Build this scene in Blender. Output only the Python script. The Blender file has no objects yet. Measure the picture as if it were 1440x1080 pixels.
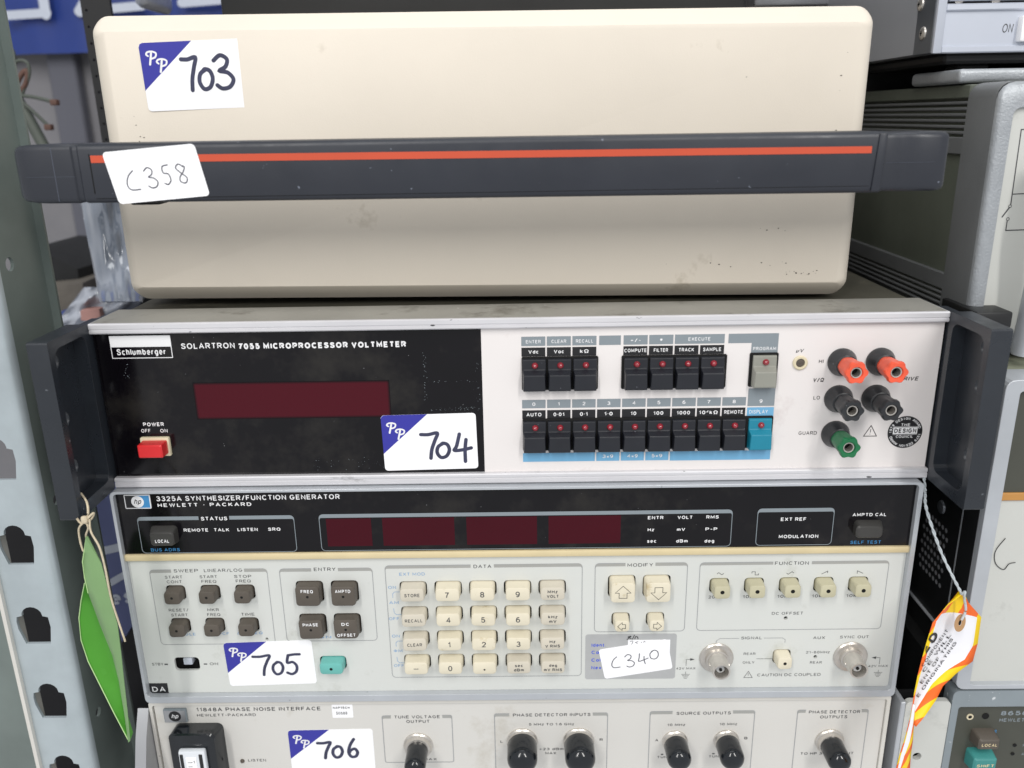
import bpy, bmesh, math, random
from mathutils import Vector, Matrix
random.seed(7)
S = 0.001
scene = bpy.context.scene
# ------------------------------------------------------------------ camera
F, CX, CY, CZ, PI_, YA, RO = 1184.754, 4.860, -407.029, 316.474, -0.306754, 0.0126505, 0.0175380
def rot(p, yw, r):
    return Matrix.Rotation(yw, 3, 'Z') @ Matrix.Rotation(p, 3, 'X') @ Matrix.Rotation(r, 3, 'Y')
RM = rot(PI_, YA, RO)
cam = bpy.data.objects.new('camera', bpy.data.cameras.new('camera'))
scene.collection.objects.link(cam); scene.camera = cam
cam.data.sensor_width = 36.0; cam.data.lens = F / 1440 * 36
cam.data.clip_start = 0.02; cam.data.clip_end = 20
rx, ry, rz = RM.col[0], RM.col[1], RM.col[2]
cam.matrix_world = Matrix(((rx[0], rz[0], -ry[0], CX*S), (rx[1], rz[1], -ry[1], CY*S), (rx[2], rz[2], -ry[2], CZ*S), (0, 0, 0, 1)))
cam.data.dof.use_dof = True; cam.data.dof.focus_distance = 0.45; cam.data.dof.aperture_fstop = 7.5
def at(u, v, x=None, y=None, z=None):
    """point (mm) of the real plane x=, y= or z= seen at photo pixel (u, v)"""
    d = RM @ Vector(((u-720)/F, 1, (540-v)/F)); c = (CX, CY, CZ)
    if y is not None: t = (y-c[1])/d[1]
    elif x is not None: t = (x-c[0])/d[0]
    else: t = (z-c[2])/d[2]
    return Vector((c[0]+t*d[0], c[1]+t*d[1], c[2]+t*d[2]))
# ------------------------------------------------------------------ world + lamps (indoor hall light)
world = bpy.data.worlds.new('World'); scene.world = world; world.use_nodes = True
bg = world.node_tree.nodes['Background']; bg.inputs[0].default_value = (0.95, 0.97, 1.0, 1); bg.inputs[1].default_value = 0.6
def area(name, loc, target, sx, sy, power, col):
    l = bpy.data.lights.new(name, 'AREA'); l.shape = 'RECTANGLE'; l.size = sx; l.size_y = sy; l.energy = power; l.color = col
    o = bpy.data.objects.new(name, l); scene.collection.objects.link(o); o.location = loc
    o.rotation_euler = (Vector(target)-Vector(loc)).to_track_quat('-Z', 'Y').to_euler()
    return o
area('ceiling_tube', (-0.85, -1.9, 1.85), (0, 0, 0.15), 0.2, 1.7, 28, (1.0, 0.98, 0.95))
area('ceiling_tube', (0.95, -1.9, 1.85), (0, 0, 0.15), 0.2, 1.7, 28, (1.0, 0.98, 0.95))
area('ceiling_panel', (0.0, 0.1, 2.4), (0, 0.05, 0.2), 1.4, 0.8, 8, (0.97, 0.99, 1.0))
scene.view_settings.view_transform = 'Standard'; scene.view_settings.look = 'None'
scene.view_settings.exposure = 0.16; scene.view_settings.gamma = 1.0
# ------------------------------------------------------------------ materials
def lin(h):
    h = h.lstrip('#'); r = []
    for i in (0, 2, 4):
        c = int(h[i:i+2], 16)/255
        r.append(c/12.92 if c <= 0.04045 else ((c+0.055)/1.055)**2.4)
    return r
MATS = {}
def mat(name, hexc, rough=0.5, metal=0.0, var=0.05, scale=25, bump=0.0, bscale=900, k=1.0, dirt_or_sheen=None, dscale=60, dthr=0.68,
        spec=0.5, coat=0.0, specks=None, sthr=0.74, sscale=500, rvar=0.0, trans=0.0, alpha=1.0, sss=0.0, stretch=(1, 1, 1), soft=None):
    m = bpy.data.materials.new(name); m.use_nodes = True; nt = m.node_tree; N = nt.nodes; L = nt.links
    b = N['Principled BSDF']; col = [c*k for c in lin(hexc)]
    b.inputs['Roughness'].default_value = rough; b.inputs['Metallic'].default_value = metal
    b.inputs['Specular IOR Level'].default_value = spec; b.inputs['Coat Weight'].default_value = coat
    b.inputs['Transmission Weight'].default_value = trans; b.inputs['Alpha'].default_value = alpha
    geo = N.new('ShaderNodeNewGeometry'); mp = N.new('ShaderNodeMapping'); L.new(geo.outputs['Position'], mp.inputs[0]); mp.inputs['Scale'].default_value = stretch
    def noise(s, d=4.0, r=0.6):
        n = N.new('ShaderNodeTexNoise'); n.inputs['Scale'].default_value = s; n.inputs['Detail'].default_value = d; n.inputs['Roughness'].default_value = r
        L.new(mp.outputs[0], n.inputs['Vector']); return n.outputs['Fac']
    def ramp(fac, a, c):
        r = N.new('ShaderNodeMapRange'); r.inputs['From Min'].default_value = a; r.inputs['From Max'].default_value = c; L.new(fac, r.inputs['Value']); return r.outputs[0]
    def mix(f, A, B):
        mx = N.new('ShaderNodeMix'); mx.data_type = 'RGBA'
        L.new(f, mx.inputs[0])
        for s_, v in ((6, A), (7, B)):
            if isinstance(v, (list, tuple)): mx.inputs[s_].default_value = (*v[:3], 1)
            else: L.new(v, mx.inputs[s_])
        return mx.outputs[2]
    c = mix(ramp(noise(scale), 0.3, 0.7), [min(1, x*(1-var)) for x in col], [min(1, x*(1+var)) for x in col])
    if dirt_or_sheen: c = mix(ramp(noise(dscale, 6, 0.7), dthr, dthr+0.12), c, lin(dirt_or_sheen))  # patches: dirt on most materials
    if specks: c = mix(ramp(noise(sscale, 2, 0.5), sthr, sthr+0.03), c, lin(specks))
    if soft:     # soft-edged window print: (half width, half height, centre x, centre z, colour)
        hw, hh, cx_, cz_, c2 = soft
        sp = N.new('ShaderNodeSeparateXYZ'); L.new(geo.outputs['Position'], sp.inputs[0])
        outs = []
        for ax, h_, c_ in (('X', hw, cx_), ('Z', hh, cz_)):
            s1 = N.new('ShaderNodeMath'); s1.operation = 'SUBTRACT'; L.new(sp.outputs[ax], s1.inputs[0]); s1.inputs[1].default_value = c_*S
            s2 = N.new('ShaderNodeMath'); s2.operation = 'ABSOLUTE'; L.new(s1.outputs[0], s2.inputs[0])
            outs.append(ramp(s2.outputs[0], (h_+0.5)*S, (h_-0.9)*S))
        ml = N.new('ShaderNodeMath'); ml.operation = 'MULTIPLY'; L.new(outs[0], ml.inputs[0]); L.new(outs[1], ml.inputs[1])
        c = mix(ml.outputs[0], c, lin(c2))
    L.new(c, b.inputs['Base Color'])
    if rvar:
        r = N.new('ShaderNodeMapRange'); L.new(noise(scale*1.7, 5, 0.65), r.inputs['Value'])
        r.inputs['From Min'].default_value = 0.35; r.inputs['From Max'].default_value = 0.7
        r.inputs['To Min'].default_value = max(0.02, rough-rvar); r.inputs['To Max'].default_value = rough+rvar; L.new(r.outputs[0], b.inputs['Roughness'])
    if bump:
        bp = N.new('ShaderNodeBump'); bp.inputs['Strength'].default_value = 1.0; bp.inputs['Distance'].default_value = bump*S
        L.new(noise(bscale, 3, 0.6), bp.inputs['Height']); L.new(bp.outputs[0], b.inputs['Normal'])
    MATS[name] = m; return m
mat('beige_case', '#DBD2C4', 0.55, var=0.03, scale=12, bump=0.05, bscale=1300, dirt_or_sheen='#AFA491', dscale=12, dthr=0.60)
mat('slate_plastic', '#272A32', 0.42, var=0.10, scale=20, bump=0.02, bscale=2500, rvar=0.1, specks='#6C727E', sthr=0.75, sscale=300)
mat('seam_grey', '#4a4f5c', 0.5)
mat('orange_print', '#C24C2F', 0.45, var=0.04)
mat('sticker_white', '#F6F6F8', 0.4, var=0.01)
mat('sticker_blue', '#32329A', 0.4, var=0.04)
mat('marker_ink', '#363852', 0.6, var=0.25, scale=120)
mat('pen_ink', '#50505A', 0.6, var=0.3, scale=200)
mat('aluminium', '#D6D5D8', 0.42, metal=0.3, var=0.06, scale=40, dirt_or_sheen='#8F8E8E', dscale=70, dthr=0.64, specks='#5d5d60', sthr=0.74, sscale=420, stretch=(0.35, 1, 1), rvar=0.1)
mat('dusty_metal', '#9C9A93', 0.5, metal=0.2, var=0.08, scale=30, dirt_or_sheen='#77746c', dscale=26, dthr=0.55, specks='#c9c8c6', sthr=0.76, sscale=300)
mat('dark_cover', '#4B493F', 0.6, var=0.25, scale=14, dirt_or_sheen='#5F5B4E', dscale=30, dthr=0.55, bump=0.02, bscale=1800)
mat('rack_handle', '#25292F', 0.36, var=0.14, scale=25, bump=0.03, bscale=2200, specks='#62666c', sthr=0.745, sscale=240, rvar=0.12)
mat('black_glass', '#0D0B0F', 0.14, var=0.3, scale=18, rvar=0.06, spec=0.32, specks='#8b8b8e', sthr=0.77, sscale=520, dirt_or_sheen='#252321', dscale=9, dthr=0.5)  # dusty brown-grey patches stand in for room reflections in the glass
mat('display_red', '#0D0B0F', 0.2, var=0.05, spec=0.2, soft=(50.3, 9.5, -114.4, 178.5, '#480E1A'), specks='#8b6b70', sthr=0.79, sscale=520)
mat('display_red_dark', '#3F0614', 0.2, var=0.06, spec=0.2)
mat('white_panel', '#E3DEDC', 0.45, var=0.02, scale=10, dirt_or_sheen='#CFC6C4', dscale=16, dthr=0.62, specks='#9a8f8a', sthr=0.80, sscale=300)
mat('print_white', '#E9E9EA', 0.5, var=0.02)
mat('print_grey', '#838C92', 0.5, var=0.03)
mat('print_black', '#17171A', 0.5, var=0.05)
mat('print_blue', '#6FA9CE', 0.5, var=0.03)
mat('print_dark', '#47484A', 0.55, var=0.05)
mat('print_band', '#A0A09C', 0.55, var=0.03)
mat('print_line', '#96989A', 0.55, var=0.03)
mat('print_lightblue', '#7FA3C9', 0.55, var=0.05)
mat('print_cyan', '#3D86BC', 0.5, var=0.05)
mat('key_black', '#1B1D24', 0.42, var=0.12, scale=60, specks='#5e6068', sthr=0.73, sscale=420, rvar=0.1)
mat('key_grey', '#8F8F86', 0.45, var=0.05, scale=60)
mat('key_teal', '#147E97', 0.42, var=0.05, scale=60)
mat('key_aqua', '#68B3AB', 0.45, var=0.05, scale=60, specks='#3d7d78', sthr=0.76)
mat('key_sea', '#3C8A86', 0.45, var=0.08, scale=60)
mat('key_cream', '#DCD4BE', 0.45, var=0.05, scale=45, dirt_or_sheen='#BFB08C', dscale=80, dthr=0.60)
mat('key_beige', '#CDC6B6', 0.45, var=0.03, scale=60)
mat('key_olive', '#BDB89C', 0.45, var=0.04, scale=60)
mat('key_brown', '#554E46', 0.5, var=0.08, scale=80)
mat('key_dark', '#383735', 0.5, var=0.08, scale=80)
mat('lamp_red', '#8E1526', 0.12, var=0.1, spec=0.9, coat=0.5)
mat('red_plastic', '#D2272B', 0.35, var=0.04)
mat('cream_plastic', '#D8CDAF', 0.45, var=0.04)
mat('terminal_orange', '#E85A3C', 0.4, var=0.08, scale=200, bump=0.03)
mat('terminal_black', '#26282B', 0.38, var=0.2, scale=200, bump=0.04, specks='#6d6f72', sthr=0.72, sscale=500)
mat('terminal_green', '#14693F', 0.4, var=0.08, scale=200, bump=0.03)
mat('nickel', '#CBC6BF', 0.3, metal=0.75, var=0.1, scale=200)
mat('hole_black', '#050505', 0.9, var=0.0)
mat('bezel_grey', '#B9BDC2', 0.36, metal=0.3, var=0.06, scale=30, specks='#6f767a', sthr=0.76, sscale=350, rvar=0.08)
mat('hp_panel', '#D0D2CE', 0.5, var=0.025, scale=10, dirt_or_sheen='#BDBFB8', dscale=22, dthr=0.6, specks='#8f8f8c', sthr=0.80, sscale=330)
mat('hp_panel_warm', '#D1CFCA', 0.5, var=0.02, scale=10, dirt_or_sheen='#C3BFB6', dscale=18, dthr=0.6, specks='#8f8b84', sthr=0.80, sscale=330)
mat('gold_trim', '#DCCBA2', 0.4, metal=0.15, var=0.05, scale=50)
mat('rail_beige', '#D6D3CC', 0.4, metal=0.15, var=0.04, scale=40, specks='#7f7b73', sthr=0.77, sscale=350)
mat('cap_rubber', '#14181D', 0.16, var=0.2, scale=150, spec=0.55, rvar=0.06)
mat('grey_label', '#B4B5B5', 0.35, metal=0.2, var=0.06, scale=60)
mat('label_blue_print', '#2F4FD0', 0.5)
mat('green_card', '#479226', 0.6, var=0.06, scale=40, sss=0.0)
mat('green_card_back', '#789A67', 0.6, var=0.05, scale=40)
mat('card_edge', '#B9D89A', 0.7)
mat('string', '#C9BCA2', 0.8, var=0.15, scale=600, bump=0.2, bscale=1600)
mat('string_white', '#B9C0C4', 0.8, var=0.15, scale=600, bump=0.2, bscale=1600)
mat('tag_white', '#E9EAEF', 0.5, var=0.02, scale=60)
mat('tag_yellow', '#F3CE10', 0.5, var=0.03)
mat('tag_orange', '#F27A2E', 0.5, var=0.03)
mat('tag_brown', '#B48C63', 0.6)
mat('galvanised', '#B2BCC0', 0.38, metal=0.35, var=0.10, scale=28, dirt_or_sheen='#B3BEC2', dscale=24, dthr=0.52, rvar=0.1, specks='#6f7a7c', sthr=0.77, sscale=300)
mat('galvanised_shaded', '#77817D', 0.42, metal=0.25, var=0.18, scale=12, rvar=0.1, specks='#92a09a', sthr=0.77, sscale=300)  # darker copy of galvanised; shade on side and rear flanges put into colour
mat('wall_paint', '#7C7B7E', 0.8, var=0.08, scale=5, dirt_or_sheen='#77767a', dscale=6, dthr=0.5)
mat('wall_band', '#5C5D66', 0.8, var=0.06, scale=5)
mat('banner_blue', '#1C3377', 0.4, var=0.15, scale=6, dirt_or_sheen='#49609F', dscale=4, dthr=0.6, rvar=0.1)  # lighter blue patches paint a sheen into the cloth colour
mat('banner_white', '#B8BECB', 0.5, var=0.05)
mat('black_steel', '#0E0E10', 0.5, var=0.3, scale=30)
mat('instrument_black', '#191A1B', 0.45, var=0.25, scale=20, specks='#5b5c5e', sthr=0.77, sscale=300)
mat('plastic_film', '#8B94A3', 0.10, var=0.15, scale=8, spec=1.0, coat=1.0, bump=1.2, bscale=26, stretch=(1, 1, 0.35))
mat('plastic_bag', '#9EA3AE', 0.2, var=0.2, scale=20, spec=0.9, coat=0.4, bump=2.0, bscale=45)
mat('soot_cloth', '#17181A', 0.8, var=0.3, scale=15, bump=0.6, bscale=120)
mat('brown_cloth', '#5d5851', 0.8, var=0.35, scale=14, bump=0.8, bscale=90)
mat('tray_blue', '#33437E', 0.5, var=0.1)
mat('box_periwinkle', '#5A628C', 0.55, var=0.08, scale=20, specks='#9aa0b8', sthr=0.77, sscale=300)
mat('cardboard', '#876445', 0.8, var=0.1, scale=40)
mat('pinkish', '#A87F78', 0.7, var=0.1)
mat('cable_green', '#4A5049', 0.6, var=0.15, scale=40)
mat('cable_brown', '#5A4138', 0.7, var=0.2, scale=60)
mat('olive_side', '#5A5F55', 0.5, var=0.12, scale=16, bump=0.03, bscale=1500, specks='#80857c', sthr=0.78, sscale=260, rvar=0.08)
mat('charcoal_casting', '#696B6C', 0.45, var=0.08, scale=30, bump=0.08, bscale=900)
mat('silver_textured', '#A3A7AB', 0.4, metal=0.4, var=0.06, scale=60, bump=0.3, bscale=800, rvar=0.08)
mat('silver_smooth', '#C6CBD6', 0.32, metal=0.35, var=0.03, scale=20)
mat('silver_side', '#A2A4A9', 0.4, metal=0.3, var=0.05, scale=8)
mat('side_casting', '#6C7076', 0.32, metal=0.6, var=0.1, scale=30)
mat('pale_panel', '#C4C5C0', 0.5, var=0.02, scale=12, dirt_or_sheen='#B3B4AF', dscale=24, dthr=0.6, specks='#7b7b78', sthr=0.80, sscale=280)
mat('tan_trim', '#B98545', 0.45, var=0.05)
mat('olive_panel', '#46473F', 0.5, var=0.06, scale=30)
mat('olive_top', '#8C8F7C', 0.5, var=0.1, scale=15)
mat('painted_speckle', '#8E979C', 0.4, metal=0.3, var=0.08, scale=30, specks='#D5D9DB', sthr=0.66, sscale=160)
mat('bracket_silver', '#A8A9AC', 0.35, metal=0.5, var=0.06, scale=20)
mat('clear_plastic', '#D9DDE2', 0.08, var=0.02, spec=0.8, trans=0.0)
# ------------------------------------------------------------------ geometry accumulator (mm)
WO = {}
COL = scene.collection
def rr(x0, x1, z0, z1, r, n=4):
    r = max(0.01, min(r, (x1-x0)/2-1e-3, (z1-z0)/2-1e-3)); p = []
    for cx, cz, a in ((x1-r, z0+r, -90), (x1-r, z1-r, 0), (x0+r, z1-r, 90), (x0+r, z0+r, 180)):
        for i in range(n+1):
            t = math.radians(a+90*i/n); p.append((cx+r*math.cos(t), cz+r*math.sin(t)))
    return p
def circ(cx, cz, r, n=20, rz=None):
    return [(cx+r*math.cos(2*math.pi*i/n), cz+(rz or r)*math.sin(2*math.pi*i/n)) for i in range(n)]
class G:
    def __init__(s): s.v = []; s.f = []; s.marks = []; s.hold = False
    def mark(s):
        if not s.hold and (not s.marks or s.marks[-1] != (len(s.v), len(s.f))): s.marks.append((len(s.v), len(s.f)))
    def add(s, v, f):
        o = len(s.v); s.v += [tuple(p) for p in v]; s.f += [tuple(i+o for i in q) for q in f]; return s
    def box(s, x0, x1, y0, y1, z0, z1):
        v = [(x, y, z) for x in (x0, x1) for y in (y0, y1) for z in (z0, z1)]
        return s.add(v, [(0, 1, 3, 2), (4, 6, 7, 5), (0, 4, 5, 1), (2, 3, 7, 6), (0, 2, 6, 4), (1, 5, 7, 3)])
    def rbox(s, x0, x1, y0, y1, z0, z1, r=1.0, seg=2):
        bm = bmesh.new(); bmesh.ops.create_cube(bm, size=1)
        for v in bm.verts: v.co = Vector(((x0+x1)/2+v.co.x*(x1-x0), (y0+y1)/2+v.co.y*(y1-y0), (z0+z1)/2+v.co.z*(z1-z0)))
        bmesh.ops.bevel(bm, geom=bm.edges[:], offset=r, segments=seg, affect='EDGES', profile=0.5)
        bm.verts.index_update(); s.add([v.co[:] for v in bm.verts], [[v.index for v in f.verts] for f in bm.faces]); bm.free(); return s
    def loft(s, loops, cap0=True, cap1=True):
        n = len(loops[0]); o = len(s.v)
        for l in loops: s.v += [tuple(p) for p in l]
        for a in range(len(loops)-1):
            for i in range(n):
                j = (i+1) % n; s.f.append((o+a*n+i, o+a*n+j, o+(a+1)*n+j, o+(a+1)*n+i))
        if cap0: s.f.append(tuple(o+i for i in reversed(range(n))))
        if cap1: s.f.append(tuple(o+(len(loops)-1)*n+i for i in range(n)))
        return s
    def rloft(s, secs, cap0=True, cap1=True, n=4):
        """sections (y, x0, x1, z0, z1, r) from back to front"""
        return s.loft([[(x, y, z) for x, z in rr(a, b, c, d, r, n)] for y, a, b, c, d, r in secs], cap0, cap1)
    def lathe(s, cx, cz, prof, n=28, cap0=True, cap1=True, flute=None):
        loops = []
        for k_, (y, r) in enumerate(prof):
            loops.append([(cx+r*(1+(flute[k_] * math.cos(flute_n*t) if flute else 0))*math.cos(t), y, cz+r*(1+(flute[k_]*math.cos(flute_n*t) if flute else 0))*math.sin(t)) for t in [2*math.pi*i/n for i in range(n)]])
        return s.loft(loops, cap0, cap1)
    def tube(s, pts, r, n=8, taper=None):
        pts = [Vector(p) for p in pts]; loops = []
        for i, p in enumerate(pts):
            d = (pts[min(i+1, len(pts)-1)]-pts[max(i-1, 0)]).normalized()
            a = d.cross(Vector((0.13, 0.2, 0.97))).normalized(); b = d.cross(a)
            rr_ = r if not taper else r*taper[i]
            loops.append([p+(a*math.cos(2*math.pi*k/n)+b*math.sin(2*math.pi*k/n))*rr_ for k in range(n)])
        return s.loft(loops)
    def flat(s, pts, y): # xz polygon facing -y
        return s.add([(x, y, z) for x, z in pts], [tuple(range(len(pts)))])
    def map(s, fn): s.v = [tuple(fn(Vector(p))) for p in s.v]; return s
    def plate(s, outer, holes, a, b, axis='y'):
        """filled outline with real holes, extruded between a and b along the axis; outline in (x,z) for 'y', (y,z) for 'x'"""
        cu = bpy.data.curves.new('t', 'CURVE'); cu.dimensions = '2D'; cu.fill_mode = 'BOTH'; cu.extrude = abs(b-a)/2
        for poly in [outer]+holes:
            sp = cu.splines.new('POLY'); sp.points.add(len(poly)-1); sp.use_cyclic_u = True
            for i, p in enumerate(poly): sp.points[i].co = (p[0], p[1], 0, 1)
        o = bpy.data.objects.new('t', cu); me = o.to_mesh(); m = (a+b)/2
        vs = [((v.co.x, m-v.co.z, v.co.y) if axis == 'y' else (m+v.co.z, v.co.x, v.co.y)) for v in me.vertices]
        s.add(vs, [tuple(p.vertices) for p in me.polygons]); o.to_mesh_clear(); bpy.data.objects.remove(o); bpy.data.curves.remove(cu); return s
flute_n = 6
def build(name, g, m, parent=None, smooth=35, origin=None, props=None):
    me = bpy.data.meshes.new(name)
    xs = [p[0] for p in g.v]; ys = [p[1] for p in g.v]; zs = [p[2] for p in g.v]
    c = Vector(origin) if origin else Vector(((min(xs)+max(xs))/2, (min(ys)+max(ys))/2, (min(zs)+max(zs))/2))
    me.from_pydata([((p[0]-c[0])*S, (p[1]-c[1])*S, (p[2]-c[2])*S) for p in g.v], [], g.f)
    bm = bmesh.new(); bm.from_mesh(me)
    bmesh.ops.remove_doubles(bm, verts=bm.verts, dist=1e-7); bmesh.ops.recalc_face_normals(bm, faces=bm.faces); bm.to_mesh(me); bm.free()
    if smooth:
        me.shade_smooth(); me.set_sharp_from_angle(angle=math.radians(smooth))
    me.materials.append(MATS[m] if isinstance(m, str) else m)
    o = bpy.data.objects.new(name, me); COL.objects.link(o); place(o, c, parent)
    return o
def build_each(name, g, m, parent, label=None):
    """one object per marked piece (a printed word, symbol or frame)"""
    mk = g.marks+[(len(g.v), len(g.f))]; out = []
    for (a, fa), (b, fb) in zip(mk, mk[1:]):
        if b == a: continue
        q = G(); q.v = g.v[a:b]; q.f = [tuple(i-a for i in f) for f in g.f[fa:fb]]; out.append(build(name, q, m, parent, smooth=0))
    return out
def place(o, c, parent=None):
    c = Vector(c); WO[o.name] = c
    if parent is not None:
        o.parent = parent; o.location = (c-WO[parent.name])*S
    else: o.location = c*S
def inst(src, c, parent):
    """copy of one object, sharing its mesh"""
    o = src.copy(); COL.objects.link(o); place(o, c, parent); return o
def thing(name, label, cat, base, group=None):
    o = bpy.data.objects.new(name, None); COL.objects.link(o); o.empty_display_size = 0.02; place(o, base)
    o['label'] = label; o['category'] = cat
    if group: o['group'] = group
    return o
def tag(o, label, cat, group=None):
    o['label'] = label; o['category'] = cat
    if group: o['group'] = group
    return o
def setkind(o, k): o['kind'] = k; return o
# ------------------------------------------------------------------ lettering
def ar(cx, cy, rx, ry, a0, a1, n=7):
    return [(cx+rx*math.cos(math.radians(a0+(a1-a0)*i/n)), cy+ry*math.sin(math.radians(a0+(a1-a0)*i/n))) for i in range(n+1)]
def el(cx, cy, rx, ry, n=16): return ar(cx, cy, rx, ry, 90, 90-360*(n-1)/n, n-1)+['c']
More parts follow.
